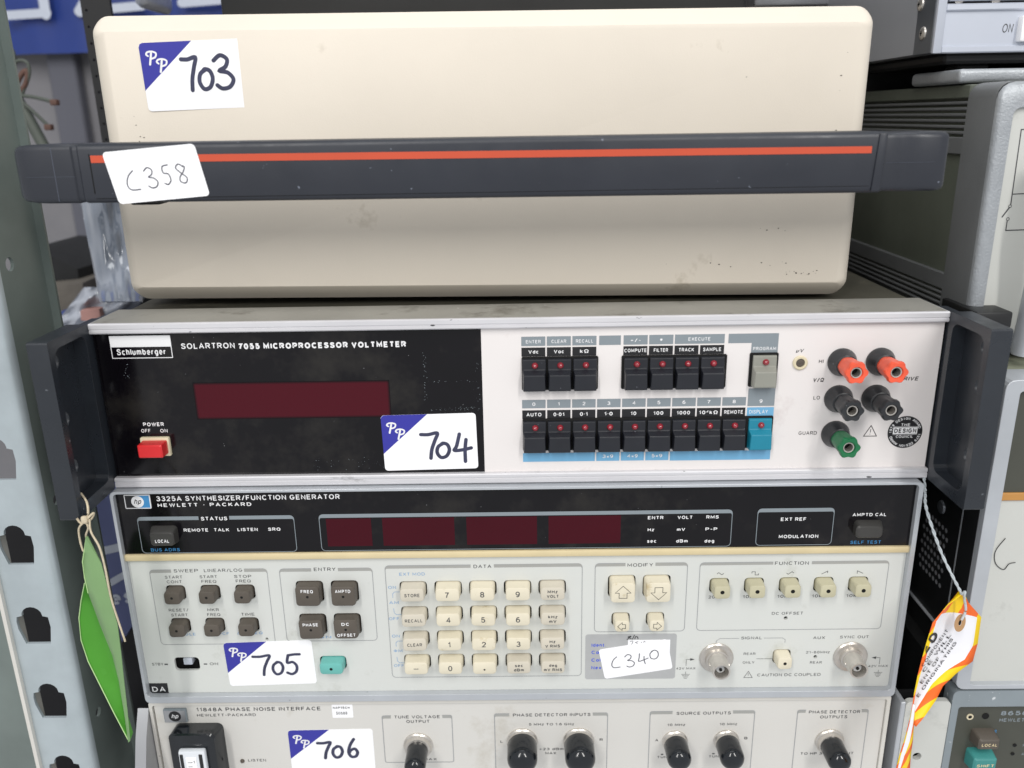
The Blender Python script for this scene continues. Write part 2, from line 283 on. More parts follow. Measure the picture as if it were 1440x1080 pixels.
# plain sans stroke lettering: width, strokes in a cap height of 1
GL = {
 'A': (.72, [[(0, 0), (.36, 1), (.72, 0)], [(.13, .33), (.59, .33)]]),
 'B': (.64, [[(0, 0), (0, 1), (.38, 1)]+ar(.38, .76, .23, .24, 75, -90, 5)+[(0, .52)], [(.38, .52)]+ar(.38, .26, .26, .26, 75, -90, 5)+[(0, 0)]]),
 'C': (.68, [ar(.36, .5, .36, .5, 42, 318, 12)]),
 'D': (.68, [[(0, 0), (0, 1), (.28, 1)]+ar(.28, .5, .4, .5, 80, -80, 8)+[(.28, 0), (0, 0)]]),
 'E': (.56, [[(.56, 1), (0, 1), (0, 0), (.57, 0)], [(0, .52), (.5, .52)]]),
 'F': (.54, [[(.54, 1), (0, 1), (0, 0)], [(0, .5), (.46, .5)]]),
 'G': (.74, [ar(.36, .5, .36, .5, 42, 330, 12)+[(.7, .46), (.4, .46)]]),
 'H': (.62, [[(0, 0), (0, 1)], [(.62, 0), (.62, 1)], [(0, .52), (.62, .52)]]),
 'I': (.0, [[(0, 0), (0, 1)]]),
 'J': (.44, [[(.44, 1), (.44, .28)]+ar(.22, .26, .22, .26, 0, -180, 6)]),
 'K': (.62, [[(0, 0), (0, 1)], [(.58, 1), (0, .38)], [(.2, .6), (.62, 0)]]),
 'L': (.5, [[(0, 1), (0, 0), (.5, 0)]]),
 'M': (.78, [[(0, 0), (0, 1), (.39, .22), (.78, 1), (.78, 0)]]),
 'N': (.62, [[(0, 0), (0, 1), (.62, 0), (.62, 1)]]),
 'O': (.76, [el(.38, .5, .38, .5)]),
 'P': (.6, [[(0, 0), (0, 1), (.34, 1)]+ar(.34, .73, .26, .27, 75, -90, 6)+[(0, .46)]]),
 'Q': (.76, [el(.38, .5, .38, .5), [(.46, .24), (.74, -.04)]]),
 'R': (.62, [[(0, 0), (0, 1), (.34, 1)]+ar(.34, .74, .26, .26, 75, -90, 6)+[(0, .48)], [(.34, .48), (.62, 0)]]),
 'S': (.6, [[(.57, .76), (.5, .93), (.3, 1), (.1, .93), (.04, .76), (.14, .6), (.32, .53), (.5, .44), (.6, .27), (.52, .08), (.3, 0), (.08, .06), (0, .25)]]),
 'T': (.6, [[(0, 1), (.6, 1)], [(.3, 1), (.3, 0)]]),
 'U': (.62, [[(0, 1), (0, .32)]+ar(.31, .31, .31, .31, 180, 360, 8)+[(.62, 1)]]),
 'V': (.68, [[(0, 1), (.34, 0), (.68, 1)]]),
 'W': (.96, [[(0, 1), (.24, 0), (.48, 1), (.72, 0), (.96, 1)]]),
 'X': (.64, [[(0, 0), (.64, 1)], [(0, 1), (.64, 0)]]),
 'Y': (.66, [[(0, 1), (.33, .46), (.66, 1)], [(.33, .46), (.33, 0)]]),
 'Z': (.6, [[(0, 1), (.6, 1), (0, 0), (.6, 0)]]),
 '0': (.54, [el(.27, .5, .27, .5)]),
 '1': (.3, [[(0, .76), (.18, .82), (.26, 1), (.26, 0)]]),
 '2': (.54, [ar(.27, .73, .26, .27, 175, -25, 8)+[(.36, .42), (.0, 0), (.55, 0)]]),
 '3': (.55, [ar(.27, .76, .24, .24, 160, -75, 8), [(.2, .53)]+ar(.26, .27, .29, .27, 80, -160, 9)]),
 '4': (.58, [[(.42, 0), (.42, 1), (0, .3), (.6, .3)]]),
 '5': (.55, [[(.5, 1), (.1, 1), (.04, .5)]+ar(.27, .33, .28, .33, 125, -155, 9)]),
 '6': (.54, [el(.27, .31, .27, .31), [(.48, .9), (.3, 1), (.1, .86), (.0, .5), (.0, .31)]]),
 '7': (.54, [[(0, 1), (.54, 1), (.3, .5), (.2, 0)]]),
 '8': (.54, [el(.27, .75, .23, .25, 12), el(.27, .26, .27, .26, 12)]),
 '9': (.54, [el(.27, .69, .27, .31), [(.06, .1), (.24, 0), (.44, .14), (.54, .5), (.54, .69)]]),
 '/': (.4, [[(0, -.05), (.4, 1.05)]]), '-': (.34, [[(0, .42), (.34, .42)]]), '+': (.5, [[(0, .45), (.5, .45)], [(.25, .2), (.25, .7)]]),
 '.': (.02, [[(0, 0), (0, .12)]]), '\u00b7': (.02, [[(0, .42), (0, .56)]]), '\u2022': (.14, [[(0, .45), (.14, .45)]]), '\u00d7': (.4, [[(0, .1), (.4, .6)], [(0, .6), (.4, .1)]]),
 '\u03a9': (.8, [[(0, 0), (.25, 0), (.25, .14)]+ar(.4, .6, .38, .4, 235, -55, 12)+[(.55, .14), (.55, 0), (.8, 0)]]),
 '\u03a6': (.7, [el(.35, .5, .35, .32), [(.35, 0), (.35, 1)]]), '\u0394': (.6, [[(0, 0), (.3, 1), (.6, 0), (0, 0)]]), '\u2192': (.7, [[(0, .45), (.7, .45)], [(.45, .7), (.7, .45), (.45, .2)]]),
 '\u00b0': (.2, [el(.1, .9, .1, .1, 8)]), '\u2074': (.3, [[(.22, .5), (.22, 1), (0, .65), (.3, .65)]]),
 '\u00b5': (.46, [[(0, -.25), (0, .7)], [(0, .2)]+ar(.22, .2, .22, .2, 190, 350, 5)+[(.46, .7)]]),
 'a': (.46, [el(.23, .36, .23, .36, 12), [(.46, .72), (.46, 0)]]), 'b': (.46, [[(0, 1), (0, 0)], el(.23, .36, .23, .36, 12)]), 'c': (.42, [ar(.23, .36, .23, .36, 45, 315, 9)]),
 'd': (.46, [el(.23, .36, .23, .36, 12), [(.46, 1), (.46, 0)]]), 'e': (.46, [[(.02, .37), (.46, .37)]+ar(.23, .36, .23, .36, 10, 312, 10)]),
 'f': (.3, [[(.3, 1), (.18, .98), (.12, .85), (.12, 0)], [(0, .68), (.28, .68)]]), 'g': (.46, [el(.23, .36, .23, .36, 12), [(.46, .72), (.46, -.08), (.36, -.26), (.1, -.26)]]),
 'h': (.42, [[(0, 1), (0, 0)], [(0, .5)]+ar(.21, .5, .21, .22, 160, 0, 6)+[(.42, 0)]]), 'i': (0, [[(0, .72), (0, 0)], [(0, .9), (0, 1)]]),
 'k': (.42, [[(0, 1), (0, 0)], [(.38, .7), (0, .28)], [(.14, .42), (.42, 0)]]), 'l': (0, [[(0, 1), (0, 0)]]),
 'm': (.7, [[(0, .72), (0, 0)], [(0, .5)]+ar(.18, .52, .17, .2, 150, 0, 5)+[(.35, 0)], [(.35, .5)]+ar(.53, .52, .17, .2, 150, 0, 5)+[(.7, 0)]]),
 'n': (.42, [[(0, .72), (0, 0)], [(0, .5)]+ar(.21, .5, .21, .22, 150, 0, 6)+[(.42, 0)]]), 'o': (.46, [el(.23, .36, .23, .36, 12)]), 'p': (.46, [[(0, .72), (0, -.28)], el(.23, .36, .23, .36, 12)]),
 'r': (.26, [[(0, .72), (0, 0)], [(0, .46), (.1, .64), (.27, .7)]]), 's': (.38, [[(.36, .56), (.28, .7), (.1, .7), (.02, .56), (.12, .42), (.3, .32), (.38, .18), (.28, .02), (.1, .01), (0, .16)]]),
 't': (.26, [[(.1, .95), (.1, .1), (.18, 0), (.28, .01)], [(0, .7), (.26, .7)]]), 'u': (.42, [[(0, .72), (0, .2)]+ar(.21, .2, .21, .2, 190, 350, 6)+[(.42, .72)], [(.42, .3), (.42, 0)]]),
 'x': (.42, [[(0, 0), (.42, .72)], [(0, .72), (.42, 0)]]), 'z': (.38, [[(0, .72), (.38, .72), (0, 0), (.38, 0)]]),
}
CAPH = 1.0
def ribbon2(P, w, closed):
    """mitred ribbon round a centre line; returns 2-D points and faces"""
    m = len(P); P = [Vector(p) for p in P]; A, B = [], []
    for i in range(m):
        d1 = (P[i]-P[i-1]) if (i > 0 or closed) else (P[1]-P[0]); d2 = (P[(i+1) % m]-P[i]) if (i < m-1 or closed) else (P[-1]-P[-2])
        d1 = d1.normalized() if d1.length > 1e-7 else d2.normalized(); d2 = d2.normalized() if d2.length > 1e-7 else d1
        n1 = Vector((-d1.y, d1.x)); n2 = Vector((-d2.y, d2.x)); n_ = n1+n2
        n_ = n_.normalized() if n_.length > 1e-4 else n1; k = 1/max(0.5, n_.dot(n1))
        A.append(P[i]+n_*w/2*k); B.append(P[i]-n_*w/2*k)
    return [tuple(p) for p in A+B], [(i, (i+1) % m, m+(i+1) % m, m+i) for i in range(m if closed else m-1)]
TC = {}
def glyphs(s_, bold=0.0, shear=0.0, sp=1.0):
    key = (s_, bold, shear, sp)
    if key not in TC:
        w = 0.138+bold*2.1; x = 0; vs, fs = [], []
        for ch in s_:
            if ch == ' ': x += 0.42*sp; continue
            adv, st = GL.get(ch, GL['O'])
            for li, P in enumerate(st):
                cl = P[-1] == 'c'; P = P[:-1] if cl else P
                a, f = ribbon2([(x+p[0]*(1-w*0.3)+w/2, w/2+p[1]*(1-w)) for p in P], w, cl); o = len(vs)
                vs += [(q[0]+shear*q[1], q[1], li) for q in a]; fs += [tuple(i+o for i in q) for q in f]
            x += adv+w+0.17*sp
        TC[key] = (vs, fs)
    return TC[key]
def text(g, s_, x0, x1, zb, cap, y, bold=0.012, shear=0.0, sp=1.0, xf=None):
    """string between x0 and x1 (measured), base line zb, capital height cap. x1 None: x0 is the centre, natural width"""
    vs, fs = glyphs(s_, bold, shear, sp)
    mn = min(p[0] for p in vs); mx = max(p[0] for p in vs); k = cap/CAPH
    if x1 is None: kx = k; x0 = x0-(mx-mn)*k/2
    else: kx = (x1-x0)/(mx-mn)
    P = [(x0+(p[0]-mn)*kx, zb+p[1]*k) for p in vs]
    if xf: P = [xf(*p) for p in P]
    g.mark(); g.add([(p[0], y-0.004*q[2], p[1]) if len(p) == 2 else p for p, q in zip(P, vs)], fs)
def ctext(g, s_, cx, w, zb, cap, y, **k): text(g, s_, cx-w/2, cx+w/2, zb, cap, y, **k)
def stroke(g, pts, w, y, xf=None, closed=False, smooth=True, n=6):
    """pen or marker stroke: flat ribbon along a smoothed line with round ends"""
    P = [Vector(p) for p in pts]
    if smooth and len(P) > 2:
        Q = []; m = len(P); rng = m if closed else m-1
        for i in range(rng):
            if closed: a, b, c, d = P[i-1], P[i], P[(i+1) % m], P[(i+2) % m]
            else: a, b, c, d = P[max(i-1, 0)], P[i], P[i+1], P[min(i+2, m-1)]
            for k in range(n):
                t = k/n; Q.append(0.5*((2*b)+(c-a)*t+(2*a-5*b+4*c-d)*t*t+(3*b-a-3*c+d)*t*t*t))
        if not closed: Q.append(P[-1])
        P = Q
    if w > 0.4 and not closed:      # round ends, part of the same outline
        ext = []
        for e, d_ in ((P[0], (P[0]-P[1])), (P[-1], (P[-1]-P[-2]))):
            d_ = d_.normalized() if d_.length > 1e-6 else Vector((1, 0)); n_ = Vector((-d_.y, d_.x)); ext.append([e+n_*(w/2*math.cos(t))+d_*(w/2*math.sin(t)) for t in [math.pi*k/6 for k in range(7)]])
    g.mark(); g.layer = getattr(g, 'layer', 0)+1; yy = y-0.003*(g.layer % 5)
    def put2(pp, hh=None):
        hh = hh or 1; return [(q[0], yy-(0.04*(i % hh)/hh if hh > 1 else 0), q[1]) if len(q) == 2 else q for i, q in enumerate(put(pp))]
    def put(pp): return [xf(*p) if xf else tuple(p) for p in pp]
    a, f = ribbon2(P, w, closed); g.add(put2([Vector(p) for p in a], len(P)), f)
    if w > 0.4 and not closed:
        for e in ext: g.add(put2(e), [tuple(range(7))])
def line(g, x0, z0, x1, z1, w, y): stroke(g, [(x0, z0), (x1, z1)], w, y, smooth=False)
def rect(g, x0, x1, z0, z1, y): g.flat([(x0, z0), (x1, z0), (x1, z1), (x0, z1)], y)
def frame(gl, gb, x0, x1, z0, z1, y, r=2.2, lw=0.35, band=1.9, gap=None, bottom=True):
    """printed group frame: thin line with a thick band along the top, open at the title gap"""
    gl.mark(); gb.mark(); gl.hold = gb.hold = True
    if gap:
        pts = rr(x0, x1, z0, z1, r); k = 5  # start at the top right corner, go round clockwise to the gap's left end
        q = [(gap[1], z1)]+pts[9:4:-1]+pts[4::-1]+pts[19:14:-1]+pts[14:9:-1]+[(gap[0], z1)]
        stroke(gl, q, lw, y, smooth=False)
    else: stroke(gl, rr(x0, x1, z0, z1, r), lw, y, smooth=False, closed=True)
    segs = [(x0+0.1, x1-0.1)] if not gap else [(x0+0.1, gap[0]), (gap[1], x1-0.1)]
    for k, (a, b) in enumerate(segs):
        la = 1.6 if k == 0 else 0; lb = 1.6 if k == len(segs)-1 else 0
        if la: q = [(a, z1-band-1.2), (a+0.5, z1-band-0.1), (a+1.2, z1-band)]
        else: q = [(a, z1-band)]
        q += ([(b-1.2, z1-band), (b-0.5, z1-band-0.1), (b, z1-band-1.2)] if lb else [(b, z1-band)])
        q += ([(b, z1-1.2), (b-0.6, z1-0.3), (b-1.6, z1)] if lb else [(b, z1)])
        q += ([(a+1.6, z1), (a+0.6, z1-0.3), (a, z1-1.2)] if la else [(a, z1)])
        gb.flat(q, y-0.03)
    gl.hold = gb.hold = False
def afx(TL, TR, BL, w, h):
    """sticker frame: local (0..w, 0..h from the bottom) to panel (x, z)"""
    TL, TR, BL = Vector(TL), Vector(TR), Vector(BL)
    return lambda u, v: tuple(BL+(TR-TL)*(u/w)+(TL-BL)*(v/h))
def sticker(parent, y, TL, TR, BL, w, h, r, label, strokes, ink, inkw, pp=True, extra=None):
    xf = afx(TL, TR, BL, w, h)
    g = G(); L0 = [xf(*p) for p in rr(0, w, 0, h, r)]
    g.loft([[(p[0], y, p[1]) for p in L0], [(p[0], y-0.15, p[1]) for p in L0]])
    s = build('sticker', g, 'sticker_white', parent, smooth=0); s['label'] = label
    if pp:
        g = G(); tri = [(0, h*0.31), (0, h-r), (r*0.3, h-r*0.3), (r, h), (w*0.49, h)]
        g.add([(xf(*p)[0], y-0.19, xf(*p)[1]) for p in tri], [tuple(range(len(tri)))])
        build('blue_corner', g, 'sticker_blue', s, smooth=0)
        g = G()
        for ox, oy in ((0.0, 0.0), (0.088*w, -0.115*h)):
            bx, by = 0.05*w+ox, 0.68*h+oy; u_ = w/50.0*0.72
            stroke(g, [(bx+2.2*u_, by+0.3*u_), (bx+2.9*u_, by+3*u_), (bx+3.9*u_, by+7*u_)], 1.35*u_, y-0.23, xf=xf)
            stroke(g, [(bx+1.6*u_, by+5.4*u_), (bx+0.6*u_, by+6.4*u_), (bx+1.6*u_, by+7.7*u_), (bx+4.4*u_, by+8*u_), (bx+6.9*u_, by+6.9*u_), (bx+6.2*u_, by+4.6*u_), (bx+3.6*u_, by+3.7*u_)], 1.15*u_, y-0.23, xf=xf)
        build('monogram', g, 'print_white', s, smooth=0)
    g = G()
    for st in strokes: stroke(g, st, inkw, y-0.23, xf=xf)
    build('handwriting', g, ink, s, smooth=0)
    if extra: extra(s, xf)
    return s
D7 = [[(0, 10), (4.2, 9.6), (8.2, 9.9), (6.2, 6), (5.0, 0)]]
def digits(lst): # [(strokes, ox, oy, sx, sy)]
    out = []
    for st, ox, oy, sx, sy in lst:
        for s_ in st: out.append([(ox+p[0]*sx, oy+p[1]*sy) for p in s_])
    return out
SEVEN = [[(0, 9.6), (2.5, 9.5), (5.6, 10), (4.6, 7), (3.4, 3.5), (2.9, 0)]]
ZERO = [[(3.2, 6.4), (1.0, 5.0), (0.4, 2.4), (1.9, 0.2), (4.3, 0.8), (5.6, 3.4), (4.9, 5.8), (3.2, 6.5), (2.4, 6.1)]]
THREE = [[(0.4, 8.8), (2.6, 10.3), (4.6, 9.0), (3.9, 6.8), (1.9, 5.6), (4.4, 4.9), (5.9, 2.8), (4.6, 0.6), (2.2, 0.1), (0.6, 1.2)]]
FOUR = [[(2.6, 9.8), (1.2, 5.2), (0.2, 3.5), (3.5, 3.6), (7.2, 4.3)], [(5.2, 7.6), (4.6, 3.5), (4.5, -1.0)]]
FIVE = [[(1.4, 9.8), (0.6, 6.0), (3.2, 6.2), (4.9, 4.2), (4.4, 1.4), (2.2, 0.0), (0, 0.8)], [(1.4, 9.7), (4.2, 10.1), (7.0, 10.1)]]
SIX = [[(3.8, 10.2), (1.6, 6.8), (0.6, 3.0), (1.8, 0.5), (4.2, 0.6), (5.3, 2.8), (4.0, 4.8), (1.8, 4.0), (0.9, 2.6)]]
CEE = [[(4.4, 9.6), (2.0, 7.2), (0.6, 3.4), (1.6, 0.8), (5.2, 0.6)]]
EIGHT = [[(4.6, 8.2), (2.6, 9.7), (0.8, 8.0), (2.6, 5.4), (4.9, 2.8), (3.6, 0.4), (1.3, 1.2), (1.6, 3.4), (3.9, 5.8), (5.2, 8.0), (4.4, 8.7)]]
PFIVE = [[(4.6, 9.6), (1.6, 9.0), (1.2, 6.0), (3.6, 5.2), (4.0, 2.2), (2.0, 0.2), (0.4, 0.9)]]
PFOUR = [[(1.6, 9.0), (1.0, 6.0), (0.3, 3.2), (3.0, 3.6), (6.2, 4.6)], [(4.0, 6.4), (3.6, 3.5), (3.9, 0.6)]]
PZERO = [[(3.4, 8.6), (1.0, 6.4), (1.2, 2.4), (4.4, 1.2), (7.0, 3.6), (7.2, 7.4), (5.0, 9.2), (2.4, 8.4)]]
# ================================================================== 1. VOLTMETER
V = thing('digital_voltmeter', 'digital voltmeter with black display window, red terminals and dark rack handles, second from the top', 'voltmeter', (2.3, 200, 131.5))
g = G().box(-211, 216, 36, 420, 132.5, 218.5)
build('case', g, 'dark_cover', V)
def trim(z0, z1, xa, xb):
    g = G()
    sec = [(36.5, z1-0.2), (36.5, z0+0.2), (3.6, z0+0.1), (3.0, z0+0.7), (3.0, z0+(z1-z0)*0.34), (3.5, z0+(z1-z0)*0.40), (3.5, z0+(z1-z0)*0.46), (3.0, z0+(z1-z0)*0.52), (3.0, z1-0.6), (3.6, z1)]
    if z0 < 180: sec = [(p[0], z0+z1-p[1]) for p in reversed(sec)]
    g.loft([[(xa, a, b) for a, b in sec], [(xb, a, b) for a, b in sec]])
    return g
build('top_trim', trim(215.5, 221.0, -212.6, 217.4), 'aluminium', V)
build('dust_film', G().box(-212.0, 216.8, 5.0, 36.3, 221.02, 221.1), 'dusty_metal', V)
build('bottom_trim', trim(131.3, 137.0, -212.6, 217.4), 'aluminium', V)
build('white_front_panel', G().box(-15.6, 217, 6, 9, 136.9, 215.7), 'white_panel', V)
blk = build('black_window', G().box(-212.4, -15.75, 6.2, 9, 136.9, 215.7), 'black_glass', V)
g = G(); rect(g, -165.3, -63.5, 168.4, 188.6, 6.12); build('display', g, 'display_red', V, smooth=0)
# logo plate and lettering on black
g = G(); rect(g, -204.5, -173.3, 208.1, 214.0, 6.1); build('logo_bar', g, 'print_white', V, smooth=0)
g = G(); stroke(g, [(-204.3, 202.3), (-173.5, 202.3), (-173.5, 208.5), (-204.3, 208.5)], 0.4, 6.1, closed=True, smooth=False)
text(g, 'Schlumberger', -201.7, -176.7, 203.9, 3.3, 6.08, bold=0.022)
text(g, 'SOLARTRON', -168.4, -141.0, 206.7, 3.0, 6.08, bold=0.016)
text(g, '7055 MICROPROCESSOR VOLTMETER', -138.9, -53.8, 206.1, 3.1, 6.08, bold=0.055)
text(g, 'POWER', -194.1, -183.2, 165.1, 2.1, 6.08, bold=0.04)
text(g, 'OFF', -195.6, -190.8, 161.6, 2.0, 6.08)
text(g, 'ON', -185.6, -181.7, 161.5, 2.0, 6.08)
build_each('lettering', g, 'print_white', V)
# scuff marks of old tape on the black window
g = G()
random.seed(3)
for (xa, xb, za, zb, n_) in ((-46, -44, 176, 203, 34), (-45, -17, 171.5, 173.5, 46), (-19, -17, 172, 200, 16), (-42, -20, 187, 188, 12), (-200, -197, 190, 199, 14), (-108, -55, 139, 146, 40), (-60, -58, 140, 150, 8)):
    for i in range(n_):
        x = random.uniform(xa, xb); z = random.uniform(za, zb); r_ = random.uniform(0.05, 0.17); a0 = random.uniform(0, 6)
        g.flat([(x+r_*math.cos(a0+t)*random.uniform(0.6, 2), z+r_*math.sin(a0+t)) for t in (0, 1.2, 2.5, 3.9, 5.1)], 6.13)
setkind(build('scuff', g, 'print_grey', V, smooth=0), 'stuff')
# printed label cells
gg, gk, gb, gw = G(), G(), G(), G()
def build_each2(g, m2):
    for f in g.f:
        q = G(); q.add([g.v[i] for i in f], [tuple(range(len(f)))]); build('key_label', q, m2, V, smooth=0)
cell = lambda i: (4.7+12.93*i, 4.7+12.93*i+12.15)
def cells(gx, ids, z0, z1):
    for i in ids: a, b = cell(i); rect(gx, a, b, z0, z1, 5.9)
cells(gg, (0, 1, 2, 4, 5), 205.7, 210.6); rect(gg, cell(3)[0]+0.6, cell(3)[1]-0.6, 205.7, 210.6, 5.9)
rect(gg, cell(6)[0], cell(7)[1], 205.7, 210.6, 5.9)
gg.flat([(109.3, 205.7), (121.1, 205.7), (121.1, 200.2), (134.5, 200.2), (134.5, 210.6), (109.3, 210.6)], 5.9)
rect(gg, 121.2, 135, 171.9, 181.5, 5.9); cells(gg, range(9), 172.3, 176.9)
cells(gk, (0, 1, 2, 4, 5, 6, 7), 200.2, 204.9); cells(gk, range(9), 166.4, 171.2)
rect(gb, 121.2, 135, 166.0, 171.2, 5.9); rect(gb, 4.8, cell(2)[1], 142.3, 147.2, 5.9); cells(gb, (3, 4, 5), 142.3, 147.2); rect(gb, cell(6)[0], 135, 142.0, 147.2, 5.9)
for q_, m2 in ((gg, 'print_grey'), (gk, 'print_black'), (gb, 'print_blue')): q_.marks = [(4*0, 0)]; build_each2(q_, m2)
kc = [cell(i)[0]+6.07 for i in range(10)]
for i, t_, w in ((0, 'ENTER', 7.5), (1, 'CLEAR', 7.5), (2, 'RECALL', 8.6), (4, '+/-', 5)): ctext(gw, t_, kc[i], w, 207.1, 1.75, 5.84, bold=0.006)
gw.flat(circ(kc[5], 208.1, 0.6, 10), 5.84)
ctext(gw, 'EXECUTE', 94.6, 11, 207.3, 1.75, 5.84, bold=0.006); ctext(gw, 'PROGRAM', 127.8, 11.6, 201.8, 1.75, 5.84, bold=0.01)
for i, t_, w in ((0, 'Vdc', 5.0), (1, 'Vac', 5.0), (2, 'k\u03a9', 4.4), (4, 'COMPUTE', 11.2), (5, 'FILTER', 7.2), (6, 'TRACK', 7.6), (7, 'SAMPLE', 9.0)): ctext(gw, t_, kc[i], w, 201.7, 1.9, 5.84, bold=0.022)
for i in range(10): ctext(gw, str(i), kc[i] if i < 9 else 128, 1.6 if i != 1 else 0.8, 173.6, 1.9, 5.84, bold=0.01)
for i, t_, w in ((0, 'AUTO', 7.8), (1, '0\u00b701', 5.6), (2, '0\u00b71', 4.0), (3, '1\u00b70', 4.2), (4, '10', 2.8), (5, '100', 5.0), (6, '1000', 6.8), (7, '10\u2074k\u03a9', 9.6), (8, 'REMOTE', 9.6), (9, 'DISPLAY', 9.6)): ctext(gw, t_, kc[i], w, 167.8, 2.0, 5.84, bold=0.026 if i < 9 else 0.0)
for i, t_ in ((3, '3\u00d79'), (4, '4\u00d79'), (5, '5\u00d79')): ctext(gw, t_, kc[i], 5.6, 144.0, 1.9, 5.84, bold=0.012)
build_each('lettering', gw, 'print_white', V)
# key wells (cut depth in dark) and keys
g = G()
for a, b, z0, z1 in ((4.7, 43.7, 182.4, 200.1), (55.6, 109.0, 182.4, 200.1), (120.6, 135.0, 182.6, 200.6), (4.8, 134.9, 148.9, 166.6)): g.rbox(a, b, 4.7, 8.0, z0, z1, 0.5, 1)
build('key_surround', g, 'hole_black', V)
def vkey(m):
    g = G(); hw = 6.1
    sec = [(5.5, -8.3), (0.6, -8.3), (0.0, -7.6), (0.0, 0.2), (3.4, 2.4), (3.5, 7.7), (5.5, 8.3)]
    inner = [0, 0.3, 0.9, 0.9, 0.2, 0.2, 0]
    loops = [[(-hw+i_ * 0.9, y, z) for (y, z), i_ in zip(sec, inner)], [(hw-i_*0.9, y, z) for (y, z), i_ in zip(sec, inner)]]
    g.loft(loops)
    o = build('key', g, m, V, smooth=0, origin=(0, 0, 0)); b_ = o.modifiers.new('bevel', 'BEVEL'); b_.width = 0.4*S; b_.segments = 2; b_.limit_method = 'ANGLE'; b_.angle_limit = math.radians(25); return o
K0 = {m: vkey(m) for m in ('key_black', 'key_grey', 'key_teal')}
lp = build('indicator_lamp', G().lathe(0, 0, [(0.6, 1.75), (0.0, 1.7), (-0.9, 1.35), (-1.5, 0.8), (-1.7, 0.25)], n=20), 'lamp_red', K0['key_black'], smooth=60, origin=(0, 0, 0))
used = set()
def put_key(m, x, z, lab=None):
    if m in used: k = inst(K0[m], (x, 0, z), V)
    else: k = K0[m]; used.add(m); place(k, (x, 0, z), V)
    if lab: k['label'] = lab
    if m == 'key_black' and len(WO) and not lp.get('set'):
        place(lp, (x+0.4, 3.3, z+4.6), k); lp['set'] = 1
    else: inst(lp, (x+0.4, 3.3, z+4.6), k)
for i in (0, 1, 2, 4, 5, 6, 7): put_key('key_black', kc[i]+0.3, 191.3)
put_key('key_grey', 127.9, 191.5, 'grey program key')
for i in range(9): put_key('key_black', kc[i]+0.2, 157.6)
put_key('key_teal', 128.0, 157.6, 'teal display key')
# power switch
pb = build('switch_bezel', G().rbox(-196.4, -181.0, 4.2, 7, 148.7, 159.3, 0.8), 'cream_plastic', V)
g = G().rloft([(6, -195.2, -182.0, 150.3, 157.9, 0.6), (-2.2, -195.0, -182.2, 150.6, 157.7, 0.7), (-2.9, -194.4, -182.8, 151.2, 157.1, 0.6)])
build('power_switch', g, 'red_plastic', V)
# terminals
def terminal(x, z, m, lab):
    c = build('terminal', G().lathe(x, z, [(6, 7.2), (4.6, 7.3), (3.6, 6.9), (-1.6, 5.4), (-2.0, 4.6)], n=32), 'terminal_black', V, smooth=40); c['label'] = lab
    g = G(); n = 36
    loops = []
    for y, r, fl in ((-1.0, 4.3, 0.0), (-1.8, 4.7, 0.02), (-4, 4.8, 0.035), (-10.5, 5.1, 0.045), (-11.5, 5.3, 0.10), (-14.0, 5.35, 0.10), (-14.6, 5.0, 0.09), (-14.4, 3.2, 0.0), (-13.2, 2.75, 0.0)):
        loops.append([(x+r*(1+fl*math.cos(6*t))*math.cos(t), y, z+r*(1+fl*math.cos(6*t))*math.sin(t)) for t in [2*math.pi*i/n for i in range(n)]])
    g.loft(loops, True, False); build('terminal_cap', g, m, c, smooth=40)
    build('socket_ring', G().lathe(x, z, [(-12.8, 2.75), (-13.6, 2.7), (-13.5, 2.2), (-8, 2.1)], cap0=False, cap1=False), 'nickel', c)
    g = G().lathe(x, z, [(-9.0, 2.12), (-9.3, 1.2)]); build('socket_hole', g, 'hole_black', c)
terminal(167.4, 195.1, 'terminal_orange', 'upper left red terminal'); terminal(186.8, 195.1, 'terminal_orange', 'upper right red terminal')
terminal(167.5, 175.5, 'terminal_black', 'black terminal'); terminal(186.6, 175.5, 'terminal_black', 'black terminal'); terminal(167.8, 156.0, 'terminal_green', 'green guard terminal')
pot = build('zero_adjuster', G().lathe(146.3, 195.0, [(6, 3.7), (5.1, 3.7), (4.8, 3.2), (4.9, 2.3), (7, 2.2)], cap1=False), 'cream_plastic', V)
build('adjuster_screw', G().lathe(146.3, 195.0, [(6.4, 2.2), (5.4, 2.1), (5.3, 1.8)]).box(145.0, 147.6, 5.1, 5.5, 194.8, 195.2), 'key_brown', pot)
g = G()
text(g, '\u00b5V', 143.8, 147.8, 200.4, 1.9, 5.9, shear=0.2); text(g, 'HI', 155.9, 158.2, 194.5, 2.0, 5.9, bold=0); text(g, 'LO', 154.9, 158.2, 175.0, 2.0, 5.9, bold=0)
text(g, 'GUARD', 148.9, 158.4, 155.6, 2.0, 5.9, bold=0); text(g, 'V/\u03a9', 154.0, 159.4, 184.5, 2.2, 5.9, bold=0.03, shear=0.15); text(g, '\u03a9 DRIVE', 193.6, 207.6, 184.6, 2.1, 5.9, bold=0.02, shear=0.2)
stroke(g, [(182.9, 154.4), (189.6, 154.4), (186.25, 160.3)], 0.38, 5.9, closed=True, smooth=False); line(g, 186.3, 158.3, 186.1, 156.4, 0.3, 5.9); g.flat(circ(186.1, 155.5, 0.22, 6), 5.9)
build_each('lettering', g, 'print_black', V)
